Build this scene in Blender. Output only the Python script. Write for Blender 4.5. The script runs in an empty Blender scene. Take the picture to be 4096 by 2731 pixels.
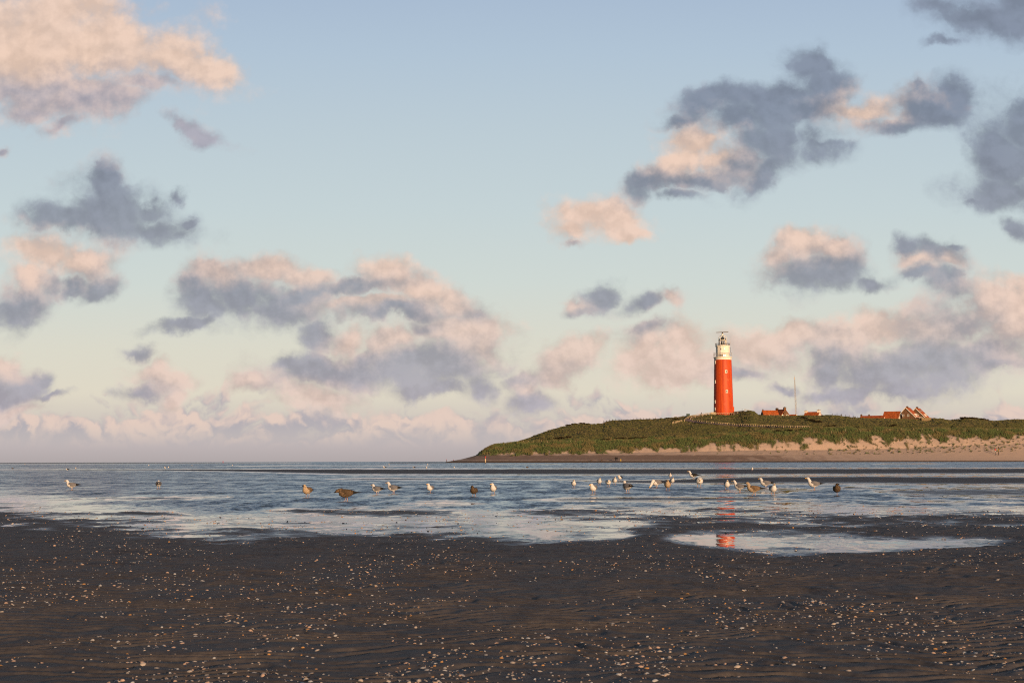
import bpy, bmesh, math, random
import numpy as np
from mathutils import Vector, Matrix, Quaternion

R = math.radians
rnd = random.Random(7)
rng = np.random.default_rng(11)
sc = bpy.context.scene
COL = sc.collection

# ------------------------------------------------------------------ camera
F = 4096 * 50 / 36.0                 # focal length in photo pixels
CAMH = 1.25
PITCH = math.atan(479 / F)
ROLL = math.atan(0.0022)
fw = Vector((0, math.cos(PITCH), math.sin(PITCH)))
rt0 = Vector((1, 0, 0)); up0 = Vector((0, -math.sin(PITCH), math.cos(PITCH)))
rt = rt0 * math.cos(ROLL) - up0 * math.sin(ROLL)
up = up0 * math.cos(ROLL) + rt0 * math.sin(ROLL)
CP = Vector((0, 0, CAMH))
cd = bpy.data.cameras.new('camera'); cam = bpy.data.objects.new('camera', cd); COL.objects.link(cam)
cd.lens = 50; cd.sensor_width = 36; cd.clip_start = 0.1; cd.clip_end = 40000
cd.dof.use_dof = True; cd.dof.focus_distance = 80; cd.dof.aperture_fstop = 9
cam.matrix_world = Matrix(((rt.x, up.x, -fw.x, CP.x), (rt.y, up.y, -fw.y, CP.y), (rt.z, up.z, -fw.z, CP.z), (0, 0, 0, 1)))
sc.camera = cam

def ray(px, py):
    return rt * ((px - 2048) / F) + up * ((1365.5 - py) / F) + fw
def at(px, py, Y):
    d = ray(px, py); return CP + d * (Y / d.y)
def proj(X, Y, Z):                    # numpy: world -> photo pixel
    dx, dy, dz = X - CP.x, Y - CP.y, Z - CP.z
    a = dx * rt.x + dy * rt.y + dz * rt.z
    b = dx * up.x + dy * up.y + dz * up.z
    c = dx * fw.x + dy * fw.y + dz * fw.z
    return 2048 + F * a / c, 1365.5 - F * b / c

# ------------------------------------------------------------------ sun, exposure
SUN_EL, SUN_AZ = R(6.5), R(24)        # low evening sun behind the camera, a little to the right
sdir = Vector((math.sin(SUN_AZ) * math.cos(SUN_EL), -math.cos(SUN_AZ) * math.cos(SUN_EL), math.sin(SUN_EL)))
sl = bpy.data.lights.new('sun', 'SUN'); so = bpy.data.objects.new('sun', sl); COL.objects.link(so)
sl.energy = 4.2; sl.angle = R(0.6); sl.color = (1.0, 0.67, 0.43)
so.rotation_euler = (-sdir).to_track_quat('-Z', 'Y').to_euler()
so.location = (200, -400, 300)
sc.view_settings.view_transform = 'Standard'; sc.view_settings.look = 'None'
sc.view_settings.exposure = 0; sc.view_settings.gamma = 1
sc.cycles.use_adaptive_sampling = True; sc.cycles.adaptive_threshold = 0.012
sc.cycles.use_denoising = False; sc.cycles.filter_width = 1.1
sc.cycles.max_bounces = 5; sc.cycles.diffuse_bounces = 2; sc.cycles.glossy_bounces = 3
sc.cycles.sample_clamp_indirect = 6

def lin(*c):
    return tuple((x / 255 / 12.92) if x / 255 <= 0.04045 else ((x / 255 + 0.055) / 1.055) ** 2.4 for x in c)

# ------------------------------------------------------------------ node helper
class NT:
    def __init__(s, tree): s.t = tree; s.n = tree.nodes; s.l = tree.links
    def new(s, ty, **k):
        n = s.n.new(ty)
        for a, b in k.items(): setattr(n, a, b)
        return n
    def put(s, sock, v):
        if isinstance(v, bpy.types.NodeSocket): s.l.new(v, sock)
        elif v is not None:
            if isinstance(v, tuple) and len(v) == 3 and sock.type == 'RGBA': v = (*v, 1)
            sock.default_value = v
    def m(s, op, a, b=None, c=None, clamp=False):
        n = s.new('ShaderNodeMath', operation=op, use_clamp=clamp)
        for i, v in enumerate((a, b, c)):
            if v is not None: s.put(n.inputs[i], v)
        return n.outputs[0]
    def vm(s, op, a, b=None, out=0):
        n = s.new('ShaderNodeVectorMath', operation=op)
        s.put(n.inputs[0], a)
        if b is not None:
            if op == 'SCALE': s.put(n.inputs['Scale'], b)
            else: s.put(n.inputs[1], b)
        return n.outputs[out]
    def sm(s, x, lo, hi, a=0.0, b=1.0):
        n = s.new('ShaderNodeMapRange', interpolation_type='SMOOTHSTEP')
        for i, v in enumerate((x, lo, hi, a, b)): s.put(n.inputs[i], v)
        return n.outputs[0]
    def lerp(s, x, lo, hi, a=0.0, b=1.0):
        n = s.new('ShaderNodeMapRange')
        for i, v in enumerate((x, lo, hi, a, b)): s.put(n.inputs[i], v)
        return n.outputs[0]
    def mix(s, f, a, b, mode='MIX'):
        n = s.new('ShaderNodeMix', data_type='RGBA', blend_type=mode)
        s.put(n.inputs[0], f); s.put(n.inputs[6], a); s.put(n.inputs[7], b)
        return n.outputs[2]
    def noise(s, vec, scale, detail=4, rough=0.55, dist=0.0, dim='3D', lac=2.0, color=False):
        n = s.new('ShaderNodeTexNoise', noise_dimensions=dim)
        s.put(n.inputs['Vector'], vec)
        n.inputs['Scale'].default_value = scale; n.inputs['Detail'].default_value = detail
        n.inputs['Roughness'].default_value = rough; n.inputs['Lacunarity'].default_value = lac
        n.inputs['Distortion'].default_value = dist
        return n.outputs[1 if color else 0]
    def ramp(s, f, stops):
        n = s.new('ShaderNodeValToRGB'); e = n.color_ramp.elements
        while len(e) < len(stops): e.new(0.5)
        for el, (p, c) in zip(e, stops): el.position = p; el.color = (*c, 1)
        s.put(n.inputs[0], f); return n.outputs[0]

# ------------------------------------------------------------------ sky
w = bpy.data.worlds.new('World'); sc.world = w; w.use_nodes = True
w.cycles.sampling_method = 'MANUAL'; w.cycles.sample_map_resolution = 512
N = NT(w.node_tree); N.n.clear()
tc = N.new('ShaderNodeTexCoord')
sx = N.new('ShaderNodeSeparateXYZ'); N.l.new(tc.outputs['Generated'], sx.inputs[0])
dx, dy, dz = sx.outputs
K = 5.689
yc = N.m('MAXIMUM', dy, 0.06)
u = N.m('MULTIPLY', N.m('DIVIDE', dx, yc), K); v = N.m('MULTIPLY', N.m('DIVIDE', dz, yc), K)
cb = N.new('ShaderNodeCombineXYZ'); N.put(cb.inputs[0], u); N.put(cb.inputs[1], v); p = cb.outputs[0]
def sk(D, E):                          # photo position (2352 wide) -> sky coordinates
    d = ray(D * 1.74150, E * 1.74150); return d.x / d.y * K, d.z / d.y * K
# domain warp
wn1 = N.vm('SCALE', N.vm('SUBTRACT', N.noise(p, 2.1, 3, 0.5, color=True), (0.5, 0.5, 0.5)), 0.26)
wn2 = N.vm('SCALE', N.vm('SUBTRACT', N.noise(p, 8.0, 5, 0.62, color=True), (0.5, 0.5, 0.5)), 0.11)
pw = N.vm('ADD', N.vm('ADD', p, wn1), wn2)
pw = N.vm('MULTIPLY', pw, (1, 1, 0))
PINK = [(60,110,240,105,0),(240,115,170,70,-8),(410,142,125,40,-14),(0,50,190,100,0),(130,25,105,55,0),
 (110,590,85,38,0),(175,598,75,34,0),(58,640,40,36,30),
 (530,640,60,22,0),(625,632,80,28,0),(715,650,60,24,0),(870,642,62,42,0),(950,672,75,36,-20),(1045,705,60,28,-20),(830,708,110,16,5),
 (1065,770,90,40,0),(905,788,55,28,0),(800,785,35,28,0),(1100,800,50,30,0),
 (740,905,78,28,0),(570,868,38,20,0),(1315,820,75,30,22),(1270,855,70,22,15),(1205,888,30,14,0),
 (365,848,46,22,0),(385,885,22,18,0),(20,838,40,20,0),(20,945,70,14,0),
 (1990,238,85,26,5),(1600,315,62,38,0),(1575,352,62,26,20),(1650,350,50,22,-10),
 (1340,490,72,36,0),(1418,496,52,34,0),(1300,522,46,22,0),(1440,532,34,18,0),
 (1850,568,48,32,0),(1800,598,34,32,0),(1905,582,50,20,0),(2110,612,36,12,0),(2172,604,28,12,0),
 (1485,818,58,44,0),(1560,798,52,38,0),(1590,842,66,40,0),(1540,862,60,28,0),(1735,800,95,40,0),(1830,782,85,28,0),
 (1925,788,80,26,0),(2040,768,105,36,5),(2160,765,85,36,0),(2335,705,85,62,0),(2262,705,70,52,20),(1325,705,26,14,0),(1532,695,24,18,0),
 (2340,770,70,50,0)]
GREY = [(200,222,110,42,-5,0),(70,198,150,36,0,0),(80,245,100,34,0,.35),(450,300,80,20,-12,.35),(140,280,55,22,20,.35),(330,200,85,24,0,.1),(12,335,20,14,30,.15),
 (150,495,75,30,0,0),(255,478,105,58,0,0),(345,512,105,38,-8,0),(236,408,36,34,20,0),(345,466,45,24,0,0),(408,432,34,18,40,.45),(440,500,28,14,0,.2),
 (225,648,58,24,15,0),(150,655,55,20,20,.1),(40,705,55,42,35,0),(95,660,30,40,-20,.2),
 (478,700,56,44,0,0),(555,690,95,58,0,0),(690,695,80,32,15,0),(810,672,105,18,10,0),(640,724,100,30,0,0),(430,745,80,15,5,.05),(890,726,140,20,0,0),(1085,732,42,30,-30,.05),
 (735,770,44,28,0,0),(978,838,165,40,0,0),(765,848,150,32,0,0),(655,832,46,24,0,.1),(970,762,70,22,0,.3),(855,822,60,22,0,0),
 (1015,892,80,20,0,.1),(1102,886,34,30,0,.2),(1205,872,70,18,12,.15),(1212,914,56,24,5,0),
 (325,802,34,18,-15,.35),(320,882,46,18,20,.2),(45,892,62,36,0,0),(95,870,30,22,0,.1),(115,917,60,11,0,.15),(15,912,60,28,0,0),(105,865,14,9,0,.2),
 (1862,140,72,42,-15,.05),(1885,192,58,46,0,0),(1780,220,105,32,10,0),(1655,228,85,28,5,.05),(1575,256,56,20,10,.15),(1800,258,120,46,8,0),(1700,268,90,36,0,.08),(1740,330,100,60,0,.38),(1860,330,80,55,0,.40),(2130,248,95,38,0,0),(2200,222,50,40,30,.15),(2055,275,90,26,0,.05),
 (1790,330,55,60,0,.3),(1745,392,80,34,30,.35),(1495,408,60,28,25,0),(1600,388,100,24,5,0),(1690,368,52,26,0,.1),(1560,430,60,16,0,.3),(1880,335,80,24,0,.4),
 (2262,45,105,42,0,.05),(2330,25,80,55,0,0),(2165,25,70,26,0,.4),(2170,110,70,14,20,.5),
 (2300,345,72,85,0,0),(2290,425,85,38,10,0),(2345,295,60,60,0,0),(2332,500,32,26,0,.1),(2225,455,40,12,25,.35),(2130,205,30,16,0,.4),
 (1870,634,85,42,0,0),(1930,615,58,42,0,0),(1985,658,52,20,0,.1),(2085,578,34,26,-30,.1),(2150,590,60,32,0,.1),(2180,658,40,46,20,.05),(2120,640,50,22,0,.3),(2190,575,30,12,0,.3),(1300,552,36,12,0,.4),
 (1690,852,60,16,0,.05),(1905,842,65,42,0,0),(2005,852,115,42,0,0),(2150,832,115,56,0,0),(2205,765,80,56,30,0),(2285,815,95,46,0,0),(1940,890,105,18,0,.05),(2070,892,85,15,0,.1),(2300,850,80,18,0,.15),
 (1372,684,36,30,30,0),(1345,712,46,16,10,.15),(1468,702,58,22,12,.05),(1474,770,34,20,0,.0),(1790,880,40,14,0,.3)]
pws = N.new('ShaderNodeSeparateXYZ'); N.l.new(pw, pws.inputs[0])
def field(lst, dep=None):
    f = None                            # the running minimum rides along in z, which keeps the shader stack small
    for b in lst:
        cx, cy = sk(b[0], b[1]); k = 1.7415 / 1000
        mp = N.new('ShaderNodeMapping', vector_type='TEXTURE')
        cv = N.new('ShaderNodeCombineXYZ'); N.l.new(pws.outputs[0], cv.inputs[0]); N.l.new(pws.outputs[1], cv.inputs[1])
        if f is not None or dep is not None: N.l.new(f if f is not None else dep, cv.inputs[2])
        N.l.new(cv.outputs[0], mp.inputs[0])
        mp.inputs['Location'].default_value = (cx, cy, 0); mp.inputs['Rotation'].default_value = (0, 0, R(b[4]))
        mp.inputs['Scale'].default_value = (b[2] * k * 1.24, b[3] * k * 1.30, 1e4)
        L = N.vm('LENGTH', mp.outputs[0], out=1)
        if len(b) > 5 and b[5]: L = N.m('ADD', L, b[5] * 0.8)
        f = L if f is None else N.m('SMOOTH_MIN', f, L, 0.22)
    return f
FK = field(PINK); FG = field(GREY, FK)
fb = N.noise(p, 5.2, 9, 0.61)
fbU = N.noise(N.vm('ADD', p, (0.014, 0.034, 0)), 5.2, 5, 0.55)
fbL = N.noise(p, 5.2, 5, 0.55)
relief = N.m('SUBTRACT', fbL, fbU)
fb2 = N.noise(N.vm('ADD', p, (3.1, 7.7, 2)), 3.4, 4, 0.5)
def billow(q):
    a1 = N.m('ABSOLUTE', N.m('SUBTRACT', N.noise(N.vm('MULTIPLY', q, (0.8, 1.1, 1)), 4.2, 1, 0.4), 0.5))
    a2 = N.m('ABSOLUTE', N.m('SUBTRACT', N.noise(q, 11.0, 2, 0.5), 0.5))
    return N.m('ADD', N.m('MULTIPLY', a1, 2.0), N.m('MULTIPLY', a2, 0.9))
Fm = N.m('SMOOTH_MIN', FK, FG, 0.2)
puff = billow(pw)
Fd = N.m('ADD', Fm, N.m('MULTIPLY', N.m('SUBTRACT', fb, 0.5), -1.9))
Fd = N.m('ADD', Fd, N.m('MULTIPLY', N.m('SUBTRACT', puff, 0.28), -0.75))
dens = N.sm(Fd, 1.55, 0.68); core = N.sm(Fd, 1.25, 0.45)
thin = N.m('MULTIPLY', dens, N.lerp(fb2, 0.3, 0.6, 0.92, 1.0))
pk = N.m('SUBTRACT', FG, FK)
pk = N.m('ADD', pk, N.m('MULTIPLY', N.m('SUBTRACT', fb2, 0.5), 1.2))
pk = N.m('ADD', pk, N.m('MULTIPLY', relief, 3.4))
pink = N.sm(pk, -1.55, 1.6)
vn = N.m('MULTIPLY', v, 1 / 5.0)       # 0 horizon .. 0.93 top of the frame .. 1
def vs(E): return sk(1176, E)[1] / 5.0
base = N.ramp(vn, [(0.0, lin(176,167,167)), (vs(1020), lin(190,180,180)), (vs(965), lin(208,199,189)), (vs(900), lin(223,216,198)), (vs(800), lin(219,217,202)),
                   (vs(650), lin(207,216,211)), (vs(480), lin(197,211,214)), (vs(300), lin(188,204,213)), (vs(120), lin(177,196,213)), (vs(10), lin(170,189,210)), (0.5, lin(138,166,204)), (1.0, lin(104,138,190))])
pinkc = N.ramp(vn, [(0.0, lin(205,184,182)), (vs(960), lin(222,199,188)), (vs(800), lin(225,200,186)), (vs(600), lin(230,201,184)), (vs(200), lin(232,202,182)), (1.0, lin(236,206,188))])
greyc = N.ramp(vn, [(0.0, lin(176,168,178)), (vs(960), lin(176,170,180)), (vs(850), lin(164,163,172)), (vs(700), lin(152,155,166)), (vs(500), lin(141,147,160)), (vs(250), lin(128,138,156)), (1.0, lin(138,149,170))])
# bank of small cumulus along the horizon, melting into mauve haze below
vb = vs(920) * 5.0
bn = puff; bnU = billow(N.vm('ADD', pw, (0.010, 0.026, 0)))
bk = N.m('ADD', N.m('MULTIPLY', N.m('SUBTRACT', vb, v), 9.0), N.m('ADD', N.m('MULTIPLY', N.m('SUBTRACT', bn, 0.28), 3.0), N.m('MULTIPLY', N.m('SUBTRACT', fb2, 0.5), 2.6)))
bank = N.m('MULTIPLY', N.sm(bk, -0.25, 0.45), 0.93)
bpk = N.sm(N.m('ADD', N.m('MULTIPLY', N.m('SUBTRACT', bn, bnU), 4.0), N.m('MULTIPLY', N.m('SUBTRACT', fb2, 0.5), 3.0)), -0.75, 0.75)
haze = N.sm(v, vs(1035) * 5, vs(960) * 5)
bcol = N.mix(bpk, lin(176,171,178), lin(228,204,191))
bcol = N.mix(haze, base, bcol)
skyc = N.mix(bank, base, bcol)
lg = N.m('MULTIPLY', N.sm(u, 0.0, -0.7), N.sm(v, vs(400) * 5, vs(310) * 5))
greyc = N.mix(N.m('MULTIPLY', lg, 0.8), greyc, lin(176,171,182))
greyc = N.mix(core, N.mix(0.55, greyc, base), greyc)
pinkc = N.mix(core, N.mix(0.35, pinkc, base), pinkc)
ccol = N.mix(pink, greyc, pinkc)
ccol = N.mix(1.0, ccol, N.lerp(N.m('ADD', fbL, N.m('MULTIPLY', relief, 2.0)), 0.28, 0.72, 0.88, 1.08), 'MULTIPLY')
skyc = N.mix(N.m('MULTIPLY', thin, 0.97), skyc, ccol)
nis = N.new('ShaderNodeTexSky', sky_type='NISHITA', sun_disc=False, sun_elevation=SUN_EL, sun_rotation=math.pi - SUN_AZ, air_density=1.0, dust_density=1.5, ozone_density=1.2)
bgA = N.new('ShaderNodeBackground'); N.put(bgA.inputs[0], nis.outputs[0]); bgA.inputs[1].default_value = 0.12
bgB = N.new('ShaderNodeBackground'); N.put(bgB.inputs[0], skyc); bgB.inputs[1].default_value = 1.0
front = N.sm(dy, 0.05, 0.45)
low = N.sm(dz, 0.75, 0.45)
ms = N.new('ShaderNodeMixShader'); N.put(ms.inputs[0], N.m('MULTIPLY', front, low)); N.l.new(bgA.outputs[0], ms.inputs[1]); N.l.new(bgB.outputs[0], ms.inputs[2])
ow = N.new('ShaderNodeOutputWorld'); N.l.new(ms.outputs[0], ow.inputs[0])

# ------------------------------------------------------------------ numpy noise
_perm = np.concatenate([np.random.default_rng(3).permutation(256)] * 2)
_gr = np.array([(math.cos(a), math.sin(a)) for a in np.linspace(0, 2 * math.pi, 16, endpoint=False)])
def perlin(x, y):
    xi = np.floor(x).astype(int); yi = np.floor(y).astype(int)
    xf = x - xi; yf = y - yi; xi &= 255; yi &= 255
    s, t = xf * xf * (3 - 2 * xf), yf * yf * (3 - 2 * yf)
    def g(a, b, fx, fy):
        k = _gr[_perm[(_perm[a & 255] + b) & 255] & 15]; return k[..., 0] * fx + k[..., 1] * fy
    a = g(xi, yi, xf, yf); b = g(xi + 1, yi, xf - 1, yf); c = g(xi, yi + 1, xf, yf - 1); d = g(xi + 1, yi + 1, xf - 1, yf - 1)
    return (a + s * (b - a)) * (1 - t) + (c + s * (d - c)) * t
def fbm(x, y, o=4, seed=0):
    r = 0; a = 1.0
    for i in range(o):
        r = r + a * perlin(x * 2 ** i + seed * 17.3 + i * 5.1, y * 2 ** i - seed * 9.7 + i * 3.7); a *= 0.5
    return r * 1.4
def sstep(a, b, x):
    t = np.clip((x - a) / (b - a), 0, 1); return t * t * (3 - 2 * t)

# ------------------------------------------------------------------ materials
def mat(name, col, rough=0.7, spec=0.3, var=0.0, vscale=3.0, metallic=0.0, coord='Object'):
    m = bpy.data.materials.new(name); m.use_nodes = True
    n = NT(m.node_tree); b = n.n['Principled BSDF']
    b.inputs['Roughness'].default_value = rough; b.inputs['Specular IOR Level'].default_value = spec; b.inputs['Metallic'].default_value = metallic
    if var:
        t = n.new('ShaderNodeTexCoord')
        f = n.noise(t.outputs[coord], vscale, 5, 0.6)
        c = n.mix(n.sm(f, 0.3, 0.7), tuple(x * (1 - var) for x in col), tuple(min(1, x * (1 + var)) for x in col))
        n.put(b.inputs['Base Color'], c)
    else: b.inputs['Base Color'].default_value = (*col, 1)
    return m

M = {}
M['red'] = mat('red_paint', (0.60, 0.070, 0.009), 0.55, 0.3, 0.16, 0.5)
_t = NT(M['red'].node_tree); _c = _t.new('ShaderNodeTexCoord').outputs['Object']       # rain streaks and faded patches in the paint
_s = _t.noise(_t.vm('MULTIPLY', _c, (1.3, 1.3, 0.05)), 1.0, 5, 0.6); _f = _t.noise(_c, 0.35, 5, 0.65)
_k = _t.mix(_t.sm(_s, 0.36, 0.64), (0.46, 0.046, 0.008), (0.64, 0.082, 0.011))
_k = _t.mix(_t.sm(_f, 0.52, 0.75), _k, (0.56, 0.105, 0.030)); _t.put(_t.n['Principled BSDF'].inputs['Base Color'], _k)
M['white'] = mat('white_paint', (0.82, 0.76, 0.66), 0.6, 0.3, 0.06, 1.0)
M['dark'] = mat('dark_metal', (0.05, 0.05, 0.055), 0.5, 0.4, 0.2, 3)
M['dome'] = mat('dome_metal', (0.055, 0.055, 0.05), 0.45, 0.5, 0.3, 1.5)
M['pane'] = mat('window_glass', (0.02, 0.022, 0.026), 0.15, 0.5)
M['glass'] = mat('lantern_glass', (0.30, 0.30, 0.29), 0.1, 0.5)
M['tile'] = mat('roof_tile', (0.42, 0.100, 0.026), 0.8, 0.15, 0.34, 1.1)
M['brick'] = mat('brown_brick', (0.17, 0.092, 0.05), 0.85, 0.15, 0.25, 1.5)
M['brick2'] = mat('tan_brick', (0.27, 0.19, 0.10), 0.85, 0.15, 0.25, 1.5)
M['wood'] = mat('weathered_wood', (0.52, 0.40, 0.25), 0.85, 0.1, 0.3, 2)
M['wood_dk'] = mat('dark_wood', (0.075, 0.055, 0.04), 0.85, 0.1, 0.3, 2)
M['redtop'] = mat('red_pole_paint', (0.42, 0.03, 0.03), 0.6, 0.3, 0.15, 3)
M['green'] = mat('green_box_paint', (0.025, 0.055, 0.035), 0.6, 0.3, 0.2, 2)
M['steel'] = mat('galvanised_steel', (0.42, 0.38, 0.34), 0.5, 0.4, 0.2, 2)
M['path'] = mat('path_paving', (0.13, 0.10, 0.105), 0.9, 0.1, 0.2, 0.4)
M['gull_white'] = mat('white_plumage', (0.66, 0.63, 0.60), 0.85, 0.1, 0.06, 14)
M['gull_grey'] = mat('grey_plumage', (0.17, 0.165, 0.175), 0.85, 0.1, 0.14, 20)
M['gull_black'] = mat('black_plumage', (0.018, 0.017, 0.017), 0.8, 0.15)
M['juv_pale'] = mat('speckled_pale_plumage', (0.40, 0.30, 0.20), 0.85, 0.1, 0.35, 30)
M['juv_brown'] = mat('speckled_brown_plumage', (0.15, 0.10, 0.06), 0.85, 0.1, 0.5, 34)
M['juv_dark'] = mat('dark_brown_plumage', (0.085, 0.058, 0.036), 0.85, 0.1, 0.5, 34)
M['bill'] = mat('yellow_bill', (0.62, 0.36, 0.07), 0.5, 0.3)
M['leg'] = mat('pink_leg_skin', (0.42, 0.25, 0.19), 0.6, 0.3)
M['cloth_black'] = mat('black_clothing', (0.012, 0.012, 0.014), 0.9, 0.1)
M['cloth_jeans'] = mat('dark_trousers', (0.03, 0.032, 0.045), 0.9, 0.1)
M['cloth_yellow'] = mat('yellow_rain_suit', (0.62, 0.42, 0.02), 0.6, 0.3)
M['skin'] = mat('skin', (0.55, 0.34, 0.24), 0.6, 0.3)
M['hair_pale'] = mat('pale_hair', (0.55, 0.42, 0.25), 0.8, 0.2)
M['hair_dark'] = mat('dark_hair', (0.02, 0.015, 0.012), 0.8, 0.2)

# ------------------------------------------------------------------ mesh helpers
class MB:
    def __init__(s): s.v = []; s.f = []; s.m = []
    def add(s, vs_, fs, m=0):
        o = len(s.v); s.v += [tuple(a) for a in vs_]
        for f in fs: s.f.append(tuple(i + o for i in f)); s.m.append(m)
    def box(s, c, d, rz=0, m=0, tilt=None):
        q = Matrix.Rotation(rz, 3, 'Z')
        if tilt is not None: q = q @ tilt
        vs_ = [Vector(c) + q @ Vector((a * d[0] / 2, b * d[1] / 2, e * d[2] / 2)) for a in (-1, 1) for b in (-1, 1) for e in (-1, 1)]
        s.add(vs_, [(0, 1, 3, 2), (4, 6, 7, 5), (0, 4, 5, 1), (2, 3, 7, 6), (0, 2, 6, 4), (1, 5, 7, 3)], m)
    def tube(s, a, b, r0, r1=None, n=8, m=0, cap=True):
        r1 = r0 if r1 is None else r1
        a, b = Vector(a), Vector(b); ax = (b - a).normalized()
        e1 = ax.orthogonal().normalized(); e2 = ax.cross(e1)
        vs_ = []
        for c, r in ((a, r0), (b, r1)):
            for i in range(n):
                t = 2 * math.pi * i / n; vs_.append(c + (e1 * math.cos(t) + e2 * math.sin(t)) * r)
        fs = [(i, (i + 1) % n, n + (i + 1) % n, n + i) for i in range(n)]
        if cap: fs += [tuple(range(n))[::-1], tuple(range(n, 2 * n))]
        s.add(vs_, fs, m)
    def chain(s, pts, r, n=6, m=0):
        for a, b in zip(pts[:-1], pts[1:]): s.tube(a, b, r, r, n, m)
    def lathe(s, prof, n=48, m=0, rot=0.0, cap=True):
        vs_ = []
        for r, z in prof:
            for i in range(n):
                t = 2 * math.pi * i / n + rot; vs_.append((r * math.cos(t), r * math.sin(t), z))
        fs = []
        for k in range(len(prof) - 1):
            for i in range(n):
                j = (i + 1) % n; fs.append((k * n + i, k * n + j, (k + 1) * n + j, (k + 1) * n + i))
        if cap: fs += [tuple(range(n))[::-1], tuple(range((len(prof) - 1) * n, len(prof) * n))]
        s.add(vs_, fs, m)
    def prism(s, poly, y0, y1, m=0):   # polygon in (x,z), extruded along y
        n = len(poly)
        vs_ = [(x, y0, z) for x, z in poly] + [(x, y1, z) for x, z in poly]
        fs = [tuple(range(n)), tuple(range(n, 2 * n))[::-1]] + [(i, n + i, n + (i + 1) % n, (i + 1) % n) for i in range(n)]
        s.add(vs_, fs, m)
    def build(s, name, mats, parent=None, smooth=False):
        me = bpy.data.meshes.new(name); me.from_pydata(s.v, [], s.f)
        if not isinstance(mats, (list, tuple)): mats = [mats]
        for q in mats: me.materials.append(q)
        if len(mats) > 1: me.polygons.foreach_set('material_index', s.m)
        bm = bmesh.new(); bm.from_mesh(me); bmesh.ops.recalc_face_normals(bm, faces=bm.faces); bm.to_mesh(me); bm.free()
        if smooth:
            me.polygons.foreach_set('use_smooth', [True] * len(me.polygons))
            if hasattr(me, 'set_sharp_from_angle'): me.set_sharp_from_angle(angle=R(45))
        o = bpy.data.objects.new(name, me); COL.objects.link(o)
        if parent: o.parent = parent
        return o
def empty(name, loc, label, cat, rz=0, group=None):
    o = bpy.data.objects.new(name, None); COL.objects.link(o)
    o.location = loc; o.rotation_euler = (0, 0, rz); o.empty_display_size = 0.3
    return tag(o, label, cat, group)
def tag(o, label, cat, group=None, kind=None):
    if label: o['label'] = label
    if cat: o['category'] = cat
    if group: o['group'] = group
    if kind: o['kind'] = kind
    return o
def grid_mesh(name, X, Y, Z, mats, attrs={}, smooth=True):
    r, c = X.shape
    co = np.stack([X, Y, Z], -1).reshape(-1, 3).astype(np.float32)
    i = np.arange(r * c).reshape(r, c)
    q = np.stack([i[:-1, :-1], i[:-1, 1:], i[1:, 1:], i[1:, :-1]], -1).reshape(-1, 4)
    return raw_mesh(name, co, q, mats, attrs, smooth)
def raw_mesh(name, co, q, mats, attrs={}, smooth=False, midx=None):
    me = bpy.data.meshes.new(name)
    me.vertices.add(len(co)); me.vertices.foreach_set('co', co.astype(np.float32).ravel())
    nf, k = q.shape
    me.loops.add(nf * k); me.loops.foreach_set('vertex_index', q.astype(np.int32).ravel())
    me.polygons.add(nf); me.polygons.foreach_set('loop_start', np.arange(0, nf * k, k, dtype=np.int32))
    if smooth: me.polygons.foreach_set('use_smooth', np.ones(nf, bool))
    for m_ in (mats if isinstance(mats, (list, tuple)) else [mats]): me.materials.append(m_)
    if midx is not None: me.polygons.foreach_set('material_index', midx.astype(np.int32))
    me.update(calc_edges=True)
    for k_, a in attrs.items():
        at_ = me.attributes.new(k_, 'FLOAT', 'POINT'); at_.data.foreach_set('value', a.astype(np.float32).ravel())
    o = bpy.data.objects.new(name, me); COL.objects.link(o); return o

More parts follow.
